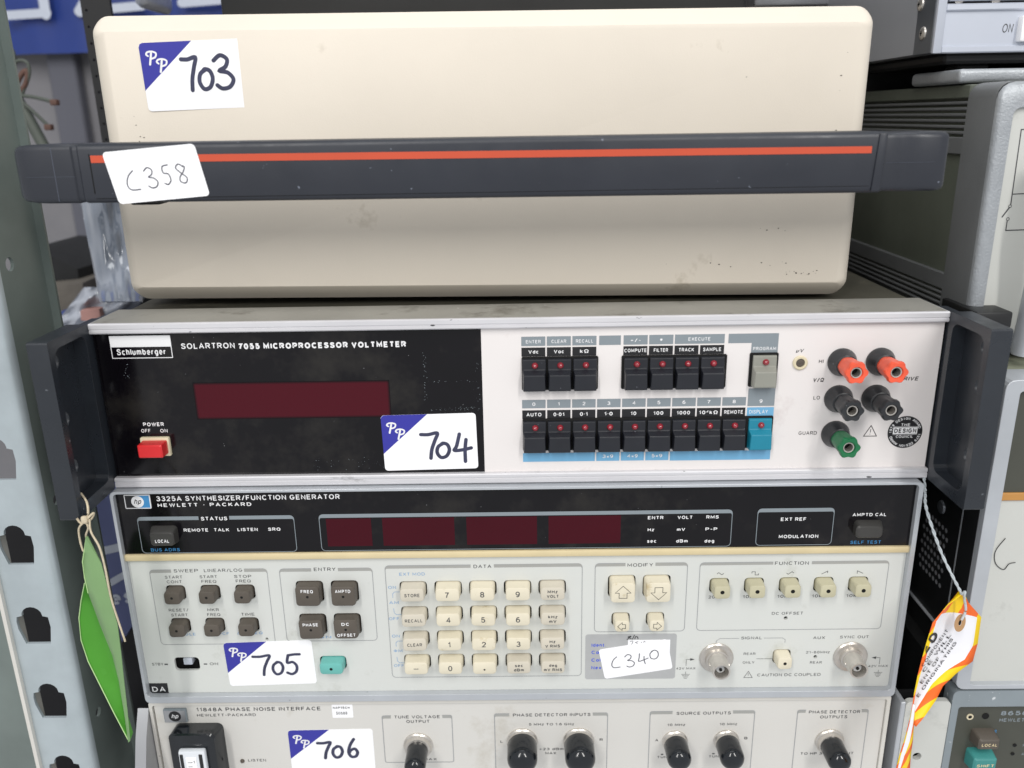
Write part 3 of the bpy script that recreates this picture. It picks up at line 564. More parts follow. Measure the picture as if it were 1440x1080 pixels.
# award badge
bc = (204.2, 156.4); bd = build('award_badge', G().flat(circ(*bc, 9.0, 40, 8.9), 5.88), 'print_black', V, smooth=0)
g = G(); rect(g, bc[0]-6.3, bc[0]+6.3, bc[1]-1.0, bc[1]+2.7, 5.84)
text(g, 'THE', bc[0]-2.4, bc[0]+2.1, bc[1]+3.3, 1.6, 5.8, bold=0.015); text(g, 'COUNCIL', bc[0]-4.5, bc[0]+4.3, bc[1]-3.2, 1.5, 5.8, bold=0.015)
rect(g, bc[0]-6.3, bc[0]+6.3, bc[1]+3.0, bc[1]+3.15, 5.84); rect(g, bc[0]-6.3, bc[0]+6.3, bc[1]-1.45, bc[1]-1.3, 5.84)
def arc_text(g, s_, cx, cz, r, a0, a1, cap, y):
    n = len(s_)
    for i, ch in enumerate(s_):
        if ch == ' ': continue
        a = math.radians(a0+(a1-a0)*(i+0.5)/n)
        def xf(u, v, a=a):
            return (cx+math.sin(a)*(r+v)+math.cos(a)*u, cz+math.cos(a)*(r+v)-math.sin(a)*u)
        text(g, ch, 0, None, 0, cap, y, bold=0.02, xf=xf)
arc_text(g, '1979 DESIGN AWARD ', bc[0], bc[1], 6.9, -95, 85, 1.4, 5.8); arc_text(g, '1979 DESIGN AWARD ', bc[0], bc[1], 6.9, 265, 85, -1.4, 5.79) if False else arc_text(g, '1979 DESIGN AWARD ', bc[0], bc[1], 6.9, 95, 262, 1.4, 5.8)
build('badge_lettering', g, 'print_white', bd, smooth=0)
g = G(); text(g, 'DESIGN', bc[0]-5.7, bc[0]+5.7, bc[1]-0.4, 2.5, 5.78, bold=0.04); build('badge_lettering', g, 'print_black', bd, smooth=0)
# sticker 704
st704 = digits([(SEVEN, 20.3, 6.5, 1.55, 1.42), (ZERO, 27.8, 6.6, 1.25, 1.28), (FOUR, 37.2, 5.6, 1.28, 1.45)])
sticker(V, 6.1, (-69.2, 169.4), (-19.6, 170.2), (-68.6, 138.2), 49.6, 31.4, 1.8, 'white sticker numbered 704', st704, 'marker_ink', 1.9)
# rack handles
def rack_handle(sgn, lab):
    xi = 217.6 if sgn > 0 else -212.8; f_ = lambda d: xi+sgn*d
    outer = rr(-35, 3.0, 131.2, 221.3, 1.2); hole = rr(-30.2, -0.8, 138.0, 216.6, 5.0)
    # rim
    h = build('rack_handle', G().plate(outer, [hole], f_(0), f_(9.8), 'x'), 'rack_handle', V, smooth=20); h['label'] = lab
    m_ = h.modifiers.new('bevel', 'BEVEL'); m_.width = 0.9*S; m_.segments = 2; m_.limit_method = 'ANGLE'; m_.angle_limit = math.radians(50)
    holes = [circ(-20.0, z, 4.0, 20) for z in ((207.8, 178.5, 153.6) if sgn < 0 else (208.3, 189.1, 153.4))]
    if sgn > 0: holes[2] = rr(-24.0, -15.5, 149.4, 157.4, 3.9)
    build('handle_web', G().plate(rr(-30.8, -0.2, 137.4, 217.2, 3), holes, f_(6.8), f_(9.2), 'x'), 'rack_handle', h, smooth=20)
    build('mounting_ear', G().rbox(*sorted((f_(0.4), f_(9.5))), 3.05, 26, 134, 219, 0.6, 1), 'rack_handle', h)
rack_handle(-1, 'left rack handle'); rack_handle(1, 'right rack handle')
# ================================================================== 2. FUNCTION GENERATOR
H = thing('function_generator', 'grey function generator with black display strip and cream number keys, under the voltmeter', 'signal generator', (0, 200, -2.5))
g = G().plate(rr(-214.9, 214.9, -2.6, 130.9, 3.0), [rr(-213.2, 212.4, 1.6, 129.3, 2.2)], -0.8, 9, 'y')
bz = build('bezel', g, 'bezel_grey', H, smooth=20)
m_ = bz.modifiers.new('bevel', 'BEVEL'); m_.width = 0.5*S; m_.segments = 2; m_.limit_method = 'ANGLE'; m_.angle_limit = math.radians(50)
build('case', G().box(-213.5, 213.5, 9, 430, -2.2, 130.4), 'instrument_black', H)
build('black_panel', G().box(-213.1, 212.3, 2.2, 6, 91.5, 129.2), 'black_glass', H)
build('gold_trim', G().rbox(-214.1, 213.2, 0.7, 5, 88.5, 92.4, 0.7), 'gold_trim', H)
# holes of the keys, cut through the lower panel
HK = []  # x0,x1,z0,z1
small6 = [(-194.5+19.35*(i % 3), 72.3-20.9*(i//3)) for i in range(6)]
for x, z in small6: HK.append((x, x+10.9, z-9.2, z))
big4 = [(-122.0, 74.2), (-102.6, 74.2), (-122.0, 53.4), (-102.6, 53.4)]
for x, z in big4: HK.append((x, x+15.3, z-13.4, z))
data_x = [-64.5, -45.2, -26.0, -6.8, 12.3]; data_z = [73.2, 57.4, 41.7, 26.2]
for z in data_z:
    for x in data_x: HK.append((x, x+15.2, z-9.4, z))
HK += [(50.6, 65.8, 62.0, 75.7), (69.8, 85.1, 62.0, 75.6), (53.0, 63.2, 43.6, 52.1), (72.2, 82.4, 43.6, 52.1)]
fn_x = [106.5, 125.6, 144.7, 163.7, 182.7]
for x in fn_x: HK.append((x, x+10.8, 63.8, 73.1))
HK += [(144.8, 154.9, 17.8, 27.0), (-112.7, -97.6, 16.8, 25.6), (-196.2, -181.9, 16.8, 25.6)]
holes = [rr(a, b, c, d, 2.2, 3) for a, b, c, d in HK] + [circ(150.2, 47.3, 1.15, 12), circ(169.0, 21.8, 1.1, 12), circ(-141.6, 37.2, 0.9, 12)]
build('key_panel', G().plate([(-213.1, 1.7), (212.3, 1.7), (212.3, 88.6), (-213.1, 88.6)], holes, 3.0, 4.6, 'y'), 'hp_panel', H, smooth=20)
build('panel_backing', G().box(-212, 211, 8.0, 8.8, 2, 88), 'hole_black', H)
def keycap(w, h, prot, r, m, taper=0.5, yb=6.0):
    g = G(); a, b = w/2, h/2
    g.rloft([(yb, -a, a, -b, b, r), (3.0-prot+0.8, -a+taper*0.8, a-taper*0.8, -b+taper*0.8, b-taper*0.5, r), (3.0-prot+0.2, -a+taper+0.12, a-taper-0.12, -b+taper+0.12, b-taper*0.6-0.1, r*0.95), (3.0-prot, -a+taper+0.55, a-taper-0.55, -b+taper+0.55, b-taper*0.6-0.45, r*0.8)])
    return build('key', g, m, H, smooth=30, origin=(0, 0, 0))
PROTO = {}
def hkey(x0, x1, z0, z1, m, prot, leg=None, legm='print_dark', cap=2.2, dot=None, lz=0.0, bold=0.012, widths=None, dotm='hole_black'):
    w, h = x1-x0-1.3, z1-z0-0.8; kk = (round(w, 1), round(h, 1), m, prot); c = ((x0+x1)/2+random.uniform(-0.15, 0.15), 0, (z0+z1)/2+random.uniform(-0.1, 0.1))
    if kk in PROTO: k = inst(PROTO[kk], c, H)
    else: k = keycap(w, h, prot, 1.9, m); PROTO[kk] = k; place(k, c, H)
    k.rotation_euler = (random.uniform(-0.012, 0.012), random.uniform(-0.02, 0.02), random.uniform(-0.015, 0.015))
    y = 3.0-prot-0.06
    if leg:
        g = G(); lines = leg if isinstance(leg, list) else [leg]; n = len(lines)
        for i, t_ in enumerate(lines):
            zc = c[2]+lz+((n-1)/2-i)*cap*1.5
            if widths: ctext(g, t_, c[0], widths[i], zc-cap/2, cap, y, bold=bold)
            else: text(g, t_, c[0], None, zc-cap/2, cap, y, bold=bold)
        build('legend', g, legm, k, smooth=0)
    if dot is not None:
        build('lamp_hole', G().flat(circ(c[0]+dot[0], c[2]+dot[1], dot[2], 14), y), dotm, k, smooth=0)
    return k
for i, (x, z) in enumerate(small6): hkey(x, x+10.9, z-9.2, z, 'key_brown', 6.4, dot=(-0.1, 0.3, 0.75))
for (x, z), t_ in zip(big4, (['FREQ'], ['AMPTD'], ['PHASE'], ['DC', '', 'OFFSET'])):
    if len(t_) == 1: hkey(x, x+15.3, z-13.4, z, 'key_brown', 6, leg=t_, legm='print_white', cap=2.0, lz=3.4, bold=0.03, widths=[8.4 if t_[0] != 'FREQ' else 6.8], dot=(0, 0, 0.75))
    else:
        k = hkey(x, x+15.3, z-13.4, z, 'key_brown', 6, dot=(0, 0, 0.75)); g = G()
        ctext(g, 'DC', x+7.65, 4.2, z-4.2, 1.9, -3.07, bold=0.03, sp=1.2); ctext(g, 'OFFSET', x+7.65, 10.2, z-11.2, 2.0, -3.07, bold=0.03); build('legend', g, 'print_white', k, smooth=0)
leg = [['STORE', '7', '8', '9', ['MHz', 'VOLT']], ['RECALL', '4', '5', '6', ['kHz', 'mV']], ['CLEAR', '1', '2', '3', ['Hz', 'V RMS']], ['-', '0', '.', ['sec', 'dBm'], ['deg', 'mV RMS']]]
for r_, z in enumerate(data_z):
    for c_, x in enumerate(data_x):
        t_ = leg[r_][c_]; dull = c_ == 0 and r_ < 3 or c_ == 4 or (r_ == 3 and c_ == 3)
        if isinstance(t_, list): a = dict(cap=1.9, bold=0.03, widths=[{'MHz': 5.6, 'kHz': 5.2, 'Hz': 3.4, 'sec': 4.4, 'deg': 4.4}[t_[0]], {'VOLT': 6.3, 'mV': 4.0, 'V RMS': 8.2, 'dBm': 5.6, 'mV RMS': 10.2}[t_[1]]])
        elif len(t_) > 1: a = dict(cap=2.05, bold=0.018, widths=[9.6 if t_ == 'RECALL' else 8.3])
        elif t_ == '-': a = dict(cap=2.6, bold=0.01, widths=[2.8])
        elif t_ == '.': a = dict(cap=3.0, bold=0.0)
        else: a = dict(cap=3.5, bold=0.008)
        if t_ == '.': hkey(x, x+15.2, z-9.4, z, 'key_cream', 7.2, dot=(0, -0.8, 0.55))
        else: hkey(x, x+15.2, z-9.4, z, 'key_beige' if dull else 'key_cream', 7.2, leg=t_, lz=0.1, **a)
def arrow(k, cx, cz, s_, ang, y):
    P = [(-1, 0), (0, 1), (1, 0), (0.5, 0), (0.5, -0.75), (-0.5, -0.75), (-0.5, 0)]; ca, sa = math.cos(ang), math.sin(ang)
    g = G(); stroke(g, [(cx+s_*(p[0]*ca-p[1]*sa), cz+s_*(p[0]*sa+p[1]*ca)) for p in P], 0.28, y, closed=True, smooth=False); build('arrow_legend', g, 'print_black', k, smooth=0)
for (a, b, c, d), ang, s_ in zip(HK[30:34], (0, math.pi, math.pi/2, -math.pi/2), (4.3, 4.3, 2.5, 2.5)):
    k = hkey(a, b, c, d, 'key_cream', 7.5); arrow(k, (a+b)/2, (c+d)/2+0.1, s_, ang, 3-7.5-0.06)
for x in fn_x: hkey(x, x+10.8, 63.8, 73.1, 'key_olive', 7.6, dot=(0, 0.3, 1.15))
hkey(144.8, 154.9, 17.8, 27.0, 'key_cream', 7.0, dot=(0, 0, 0.95))
k = hkey(-112.7, -97.6, 16.8, 25.6, 'key_aqua', 6.2, dot=(0, 0, 0.9)); k['label'] = 'turquoise shift key'
build('standby_switch', G().rbox(-190.8, -185.6, 2.2, 7, 21.0, 25.2, 0.6), 'silver_smooth', H)
# keys on the black strip
k = build('key', G().rloft([(4, -197.6, -182.4, 98.6, 109.6, 2), (-3.4, -195.4, -182.6, 100.2, 108.6, 2), (-4.2, -194.7, -183.3, 100.9, 107.9, 1.5)]).map(lambda p: p+Vector((0, 0, 0))), 'key_dark', H, smooth=38)
k['label'] = 'dark local key'
g = G(); text(g, 'LOCAL', -192.6, -185.2, 102.4, 2.0, -4.3, bold=0.03); build('legend', g, 'print_white', k, smooth=0)
k = build('key', G().rloft([(4, 181.8, 197.0, 98.2, 108.0, 2), (-3.2, 180.8, 195.0, 100.0, 107.3, 2.2), (-4.0, 181.6, 194.3, 100.8, 106.6, 1.8)]), 'key_dark', H, smooth=38); k['label'] = 'dark amplitude calibration key'
# displays
g = G().plate([(-104.6, 93.6), (116.0, 93.6), (116.0, 114.0), (-104.6, 114.0)], [[(-101.8, 95.6), (-77.5, 95.6), (-77.5, 112.4), (-101.8, 112.4)], [(-71.5, 95.6), (-32.7, 95.6), (-32.7, 112.4), (-71.5, 112.4)], [(-26.2, 95.6), (11.8, 95.6), (11.8, 112.4), (-26.2, 112.4)], [(18.0, 95.6), (56.8, 95.6), (56.8, 112.4), (18.0, 112.4)]], 1.98, 2.1, 'y')
for a, b in ((-101.8, -77.5), (-71.5, -32.7), (-26.2, 11.8), (18.0, 56.8)):
    q = G(); rect(q, a, b, 95.7, 112.3, 2.12); build('display', q, 'display_red_dark', H, smooth=0)
# lettering: white on black
g = G(); y = 1.95
text(g, '3325A SYNTHESIZER/FUNCTION GENERATOR', -191.4, -93.2, 123.9, 2.9, y, bold=0.018); text(g, 'HEWLETT \u2022 PACKARD', -191.2, -140.8, 120.5, 2.1, y, bold=0.022, sp=1.5)
for t_, a, b, zb, cp in (('STATUS', -169.0, -154.7, 112.2, 2.2), ('REMOTE', -179.2, -166.0, 105.6, 1.9), ('TALK', -162.6, -154.5, 105.6, 1.9), ('LISTEN', -150, -139, 105.6, 1.9), ('SRQ', -133.4, -126.7, 105.6, 1.9),
    ('ENTR', 71.2, 79.5, 109.8, 1.9), ('VOLT', 87.1, 94.9, 109.8, 1.9), ('RMS', 102.4, 109.1, 109.8, 1.9), ('Hz', 71.3, 74.9, 102.7, 1.8), ('mV', 87.0, 91.4, 102.7, 1.8), ('P-P', 102.3, 108.7, 102.7, 1.8), ('sec', 71.2, 76.1, 95.8, 2.0), ('dBm', 86.9, 93.1, 95.7, 1.9), ('deg', 102.2, 107.4, 95.5, 2.0),
    ('EXT REF', 142.3, 155.7, 107.9, 2.0), ('MODULATION', 142.0, 163.2, 97.6, 2.0), ('AMPTD CAL', 180.3, 198.1, 110.1, 1.9)):
    text(g, t_, a, b, zb, cp, y, bold=0.026)
build_each('lettering', g, 'print_white', H)
g = G(); text(g, 'BUS ADRS', -198.7, -182.8, 93.9, 1.9, y, bold=0.01); text(g, 'SELF TEST', 180.8, 197.1, 93.7, 1.9, y, bold=0.01); build_each('lettering', g, 'print_cyan', H)
gl, gb = G(), G()
frame(gl, gb, -203.4, -118.9, 93.0, 114.6, y, gap=(-170.2, -153.6), band=2.0); frame(gl, gb, -105.3, 116.2, 93.2, 114.9, y, band=2.0); frame(gl, gb, 129.8, 170.4, 93.5, 115.2, y, band=2.0)
build_each('strip_frame', gl, 'print_grey', H); build_each('strip_frame', gb, 'print_grey', H)
# badge
lg = build('logo_badge', G().loft([[(p[0], 2.2, p[1]) for p in rr(-208.5, -194.6, 119.8, 127.9, 0.5)], [(p[0], 1.7, p[1]) for p in rr(-208.5, -194.6, 119.8, 127.9, 0.5)]]), 'print_white', H, smooth=20)
g = G(); rect(g, -208.0, -201.5, 120.3, 127.4, 1.64); build('badge_field', g, 'print_black', lg, smooth=0)
g = G(); rect(g, -201.5, -195.1, 120.3, 127.4, 1.64); build('badge_field', g, 'print_cyan', lg, smooth=0)
build('badge_disc', G().flat(circ(-201.5, 123.85, 3.4, 24), 1.6), 'print_white', lg, smooth=0)
g = G(); text(g, 'hp', -203.5, -199.4, 122.6, 3.0, 1.56, bold=0.0, shear=0.35); build('badge_lettering', g, 'print_black', lg, smooth=0)
# lettering: dark on grey
g = G(); y = 2.93
text(g, 'SWEEP', -188.6, -175.0, 80.3, 2.0, y, bold=0.0); text(g, 'LINEAR/LOG', -171.8, -150.6, 80.3, 2.0, y, bold=0.0)
for cx_, top_, bot_ in ((-189.2, 'START', 'CONT'), (-169.9, 'START', 'FREQ'), (-150.8, 'STOP', 'FREQ')): ctext(g, top_, cx_, 9.6, 76.5, 1.8, y, bold=0.0); ctext(g, bot_, cx_, 8.3, 73.6, 1.8, y, bold=0.0)
for cx_, top_, bot_ in ((-189.2, 'RESET/', 'START'), (-169.8, 'MKR', 'FREQ'), (-150.6, None, 'TIME')):
    if top_: ctext(g, top_, cx_, 11 if len(top_) > 3 else 6.6, 55.6, 1.8, y, bold=0.0)
    ctext(g, bot_, cx_, 9.2 if bot_ == 'START' else 7.4, 52.5, 1.8, y, bold=0.0)
text(g, 'ENTRY', -111.1, -99.1, 80.2, 2.1, y, bold=0.004); text(g, 'DATA', -23.2, -13.4, 80.9, 2.1, y, bold=0.006); text(g, 'MODIFY', 61.1, 75.1, 80.7, 2.1, y, bold=0.0); text(g, 'FUNCTION', 141.5, 160, 80.8, 2.1, y, bold=0.0)
text(g, 'DC OFFSET', 142.2, 159.5, 49.5, 1.8, y, bold=0); text(g, 'SIGNAL', 126.2, 137.8, 33.8, 1.8, y, bold=0)
text(g, 'REAR', 128.3, 135, 23.5, 1.6, y, bold=0); text(g, 'ONLY', 128.1, 134.8, 17.7, 1.6, y, bold=0); text(g, 'CAUTION DC COUPLED', 137, 173.1, 9.1, 1.9, y, bold=0)
text(g, 'AUX', 166.6, 173.2, 33.5, 1.8, y, bold=0); text(g, '21-60MHz', 163.3, 176.9, 24.1, 1.6, y, bold=0); text(g, 'REAR', 166.3, 173.0, 17.3, 1.6, y, bold=0); text(g, 'SYNC OUT', 181.6, 197.6, 33.8, 1.8, y, bold=0)
text(g, '42V MAX', 90.4, 101.5, 14.2, 1.5, y, bold=0); text(g, '42V MAX', 199.5, 210.6, 14.6, 1.5, y, bold=0); text(g, 'STBY', -209.3, -202.8, 20.3, 1.8, y, bold=0); text(g, 'ON', -176.1, -171.3, 20.2, 1.8, y, bold=0)
rect(g, -202.2, -200.2, 20.6, 21.5, y); rect(g, -179.6, -177.6, 20.6, 21.4, y)
stroke(g, [(129.4, 8.4), (134.2, 8.4), (131.8, 12.6)], 0.28, y, closed=True, smooth=False); line(g, 131.8, 11.3, 131.8, 9.6, 0.22, y)
for x_, d_ in ((96.0, 1), (205.6, -1)):
    g.mark(); g.hold = True; stroke(g, [(x_, 16.6), (x_, 20.9), (x_+3.2*d_, 20.9)], 0.25, y, smooth=False); g.flat([(x_+2.2*d_, 20.0), (x_+4.8*d_, 20.9), (x_+2.2*d_, 21.8)], y)
    line(g, x_, 12.8, x_, 11.0, 0.22, y)
    for j in range(4): line(g, x_-2.4+0.5*j, 11.0-0.9*j, x_+2.4-0.5*j, 11.0-0.9*j, 0.25, y)
    g.hold = False
line(g, 135.8, 20.9, 144.8, 20.9, 0.25, y)
# waveform symbols
def wv(i, P): stroke(g, [(fn_x[i]+5.6+p[0], 75.8+p[1]) for p in P], 0.3, y, smooth=(i == 0))
wv(0, [(-1.8, -0.2), (-0.9, 0.6), (0, 0), (0.9, -0.6), (1.8, 0.2)]); wv(1, [(-1.8, 0), (-1.8, 1), (0, 1), (0, -1), (1.8, -1), (1.8, 0)]); wv(2, [(-2, 0), (-1, -0.8), (1, 0.8), (2, 0)])
wv(3, [(-1.8, -0.9), (1.4, 0.9), (1.4, -0.2)]); wv(4, [(-1.4, -0.9), (-1.4, 0.9), (1.8, -0.7)])
for i, x_ in enumerate(fn_x): text(g, '20MHz' if i == 0 else '10kHz', x_-0.2, x_+9.8, 60.3, 1.9, y, bold=0)
build_each('lettering', g, 'print_dark', H)
g = G()
text(g, 'EXT MOD', -64.2, -50.1, 76.7, 1.9, y, bold=0)
for t_, a, b, zb in (('ON', -70.9, -66.5, 68.5), ('AM', -70.9, -65.5, 58.9), ('OFF', -71.6, -65.9, 48.6), ('ON', -70.6, -66.2, 37.3), ('\u03a6M', -70.2, -65.2, 27.6), ('OFF', -70.6, -64.9, 17.8)): text(g, t_, a, b, zb, 1.9, y, bold=0)
for a in (0, -31.6): stroke(g, [(-68.6, 62.9+a), (-68.6, 65.4+a), (-67.6, 66.6+a), (-64.5, 66.6+a)], 0.25, y, smooth=False); stroke(g, [(-68.6, 56.2+a), (-68.4, 53.4+a), (-67.2, 52.2+a), (-64.5, 52.2+a)], 0.25, y, smooth=False)
text(g, 'SINGLE', -193, -181.6, 40.0, 1.7, y, bold=0); text(g, 'MKR\u2192CF', -176, -162.6, 40.2, 1.7, y, bold=0); text(g, '\u0394T FREQ', -158, -143.6, 40.4, 1.7, y, bold=0); text(g, 'ASGN 0\u00b0', -120.5, -97.4, 37.2, 1.7, y, bold=0)
build_each('lettering', g, 'print_lightblue', H)
gl, gb = G(), G()
frame(gl, gb, -202.0, -137.0, 34.2, 82.0, y, gap=(-190.0, -149.6), band=1.8); frame(gl, gb, -130.2, -79.0, 35.6, 81.8, y, gap=(-112.6, -97.8), band=1.8); frame(gl, gb, -71.9, 36.4, 10.8, 83.0, y, gap=(-24.8, -12.0), band=1.8)
frame(gl, gb, 43.5, 94.0, 39.7, 82.9, y, gap=(60.0, 76.4), band=1.8); frame(gl, gb, 100.8, 203.6, 39.9, 82.7, y, gap=(140.6, 161.6), band=1.6)
stroke(gl, [(112.3, 30.8), (112.3, 33.0), (114.3, 34.5), (125.0, 34.5)], 0.3, y, smooth=False); stroke(gl, [(139.0, 34.5), (149.5, 34.5), (151.0, 33.4), (151.0, 31.4)], 0.3, y, smooth=False)
build_each('panel_frame', gl, 'print_line', H); build_each('panel_frame', gb, 'print_band', H)
# coaxial sockets
def bnc(x, z, parent):
    b_ = build('coaxial_socket', G().lathe(x, z, [(3.0, 9.6), (2.2, 9.6), (1.6, 8.9), (1.5, 6.6), (-0.4, 6.3), (-0.6, 5.6), (-1.0, 5.5), (-10.0, 5.0), (-10.6, 4.8), (-10.5, 4.0), (-4.0, 3.9)], n=36, cap1=False), 'nickel', parent, smooth=35)
    for s_ in (-1, 1):
        build('lug', G().rbox(x+s_*5.0-0.9, x+s_*5.0+0.9, -5.2, -3.4, z-0.9, z+0.9, 0.3, 1), 'nickel', b_)
    build('insulator', G().lathe(x, z, [(-3.9, 3.85), (-4.2, 2.4), (-7.6, 2.3), (-7.7, 1.2)], n=24), 'grey_label', b_)
    build('centre_pin', G().lathe(x, z, [(-6.0, 0.9), (-8.6, 0.85), (-8.7, 0.3)], n=12), 'hole_black', b_)
bnc(112.9, 22.0, H); bnc(188.6, 22.0, H)
# calibration label with white sticker over it
gp = build('calibration_label', G().loft([[(p[0], 3.0, p[1]) for p in rr(38.6, 90.0, 8.3, 38.1, 1.5)], [(p[0], 2.88, p[1]) for p in rr(38.6, 90.0, 8.3, 38.1, 1.5)]]), 'grey_label', H, smooth=0)
g = G()
for t_, w_, zb in (('Ident.', 8, 30.0), ('Cal.', 6, 25.2), ('Cal.', 6, 20.1), ('Next', 7, 15.0)): text(g, t_, 42.1, 42.1+w_, zb, 2.2, 2.82, bold=0.015)
build_each('lettering', g, 'label_blue_print', gp)
g = G(); stroke(g, [(64.4, 35.0), (62.6, 36.2), (64.2, 36.6), (62.0, 34.6)], 0.45, 2.8); stroke(g, [(65.0, 34.6), (66.2, 37.6)], 0.4, 2.8); stroke(g, [(66.4, 34.9), (66.8, 36.4), (67.8, 36.2), (68.2, 34.9)], 0.45, 2.8)
build('handwriting', g, 'print_black', gp, smooth=0)
build('paper_strip', G().loft([[(p[0], 2.87, p[1]) for p in rr(62.6, 86.4, 14.9, 34.2, 0.3)], [(p[0], 2.8, p[1]) for p in rr(62.6, 86.4, 14.9, 34.2, 0.3)]]), 'sticker_white', gp, smooth=0)
g = G(); stroke(g, [(63.6, 33.2), (65.2, 33.6), (65.0, 32.0), (64.0, 31.0)], 0.3, 2.74); stroke(g, [(68.4, 33.2), (66.8, 32.6), (68.2, 32.0)], 0.3, 2.74); stroke(g, [(70, 31.8), (70.2, 33)], 0.3, 2.74); stroke(g, [(71, 32.4), (72, 33.3), (72.4, 32.2)], 0.3, 2.74)
build('handwriting', g, 'pen_ink', gp, smooth=0)
sticker(H, 2.78, (46.0, 28.2), (84.6, 34.8), (49.9, 8.6), 39, 20, 1.6, 'small white sticker marked C340', digits([(CEE, 5.0, 6.0, 0.95, 0.78), (THREE, 13.3, 5.4, 0.85, 0.82), (PFOUR, 20.6, 5.6, 0.95, 0.85), (PZERO, 27.2, 7.4, 0.72, 0.72)]), 'pen_ink', 0.5, pp=False)
st705 = digits([(SEVEN, 15.5, 7.0, 1.7, 1.32), (ZERO, 25.6, 7.0, 1.12, 1.32), (FIVE, 34.0, 7.0, 1.18, 1.32)])
sticker(H, 3.0, (-166.8, 34.9), (-116.5, 36.3), (-166.0, 6.0), 50, 29.6, 1.8, 'white sticker numbered 705', st705, 'marker_ink', 1.65)
da = build('embossed_label', G().box(-213.0, -202.4, 2.86, 3.0, 0.2, 8.3), 'print_black', H, smooth=0)
g = G(); text(g, 'DA', -211.6, -203.9, 2.6, 3.4, 2.82, bold=0.012, sp=1.2); build_each('lettering', g, 'print_white', da)
# ================================================================== 3. PHASE NOISE INTERFACE
I = thing('phase_noise_interface', 'cream grey phase noise interface with black capped connectors, lowest of the stack', 'test instrument', (0, 200, -110))
g = G().plate(rr(-214.9, 214.6, -110, -3.4, 2.2), [rr(-213.0, 212.4, -108.5, -6.2, 1.5)], 1.6, 8, 'y')
bz = build('bezel', g, 'rail_beige', I, smooth=20); m_ = bz.modifiers.new('bevel', 'BEVEL'); m_.width = 0.6*S; m_.segments = 2; m_.limit_method = 'ANGLE'; m_.angle_limit = math.radians(50)
build('case', G().box(-213.5, 213.5, 8, 430, -109.5, -4.2), 'instrument_black', I)
build('front_panel', G().box(-212.4, 212.2, 3.0, 7, -108, -6.9), 'hp_panel_warm', I)
g = G(); y = 2.93
text(g, '11848A PHASE NOISE INTERFACE', -187.8, -115.3, -11.4, 2.6, y, bold=0.018); text(g, 'HEWLETT-PACKARD', -188, -153.4, -15.0, 1.9, y, bold=0.012)
text(g, 'LISTEN', -161.6, -150.9, -47.5, 1.9, y, bold=0.008)
for t_, a, b, zb, cp in (('TUNE VOLTAGE', -72.4, -46, -17.6, 2.1), ('OUTPUT', -65.7, -52.2, -20.8, 2.1), ('PHASE DETECTOR INPUTS', -3.2, 42.1, -17.0, 2.1), ('5 MHz TO 1.6 GHz', 6.1, 32.6, -23.4, 1.7), ('L', -10.9, -9.5, -35.4, 1.8), ('R', 47.6, 49.5, -34.7, 1.8), ('+23 dBm', 12.2, 26.3, -41.0, 1.7), ('MAX', 15.6, 22, -44.0, 1.7),
    ('SOURCE OUTPUTS', 92, 123.6, -16.8, 2.1), ('10 MHz', 87.1, 97.5, -24.6, 1.7), ('10 MHz', 117.6, 127.8, -24.4, 1.7), ('A', 80.2, 82.1, -35.4, 1.8), ('B', 132.5, 134.4, -34.5, 1.8), ('PHASE DETECTOR', 168.7, 198.3, -16.7, 2.1), ('OUTPUTS', 175.5, 191.3, -20.2, 2.1), ('TO HP 3561A INPUT', 166.5, 197.4, -45.9, 1.8), ('+12 V MAX', -68, -49, -47.6, 1.6), ('TUNE', 82, 89.5, -47.5, 1.6), ('TUNE', 112.5, 120, -47.3, 1.6)):
    text(g, t_, a, b, zb, cp, y, bold=0.014)
rect(g, 84.0, 85.4, -45.2, -44.3, y); rect(g, 114.3, 115.7, -45, -44.1, y)
build_each('lettering', g, 'print_dark', I)
gl, gb = G(), G()
frame(gl, gb, -79.7, -38.9, -48.9, -15.6, y, gap=(-74.6, -44.4), band=1.9, lw=0.45, r=1.2); frame(gl, gb, -14.0, 52.0, -75, -14.9, y, gap=(-5.4, 43.4), band=1.9, lw=0.45, r=1.2); frame(gl, gb, 76.7, 137.4, -75, -14.3, y, gap=(89.6, 124.8), band=1.9, lw=0.45, r=1.2); frame(gl, gb, 162.2, 203, -75, -14.2, y, gap=(166.8, 199.2), band=1.9, lw=0.45, r=1.2)
build_each('panel_frame', gl, 'print_line', I); build_each('panel_frame', gb, 'print_band', I)
lg = build('logo_badge', G().rbox(-206.8, -193.4, 1.2, 3.2, -17.8, -8.6, 0.4, 1), 'print_grey', I)
g = G(); rect(g, -206.2, -194.1, -17.2, -9.3, 1.1); build('badge_field', g, 'bracket_silver', lg, smooth=0)
build('badge_disc', G().flat(circ(-200.2, -13.2, 3.6, 24), 1.05), 'print_black', lg, smooth=0)
g = G(); text(g, 'hp', -202.3, -198.0, -14.5, 3.0, 1.0, shear=0.35); build('badge_lettering', g, 'print_white', lg, smooth=0)
ns = build('serial_sticker', G().loft([[(p[0], 3.0, p[1]) for p in rr(-108.6, -96.4, -16.6, -7.5, 0.6)], [(p[0], 2.88, p[1]) for p in rr(-108.6, -96.4, -16.6, -7.5, 0.6)]]), 'sticker_white', I, smooth=0)
g = G(); text(g, 'NAPTECH', -107.9, -98.2, -10.4, 1.5, 2.82, bold=0.04); text(g, '50688', -106.3, -99.8, -14.4, 2.0, 2.82, bold=0.01); build_each('lettering', g, 'print_dark', ns)
build('status_lamp', G().lathe(-165, -46.8, [(3.0, 1.3), (2.6, 1.3), (1.9, 0.9), (1.7, 0.3)], n=16), 'key_brown', I)
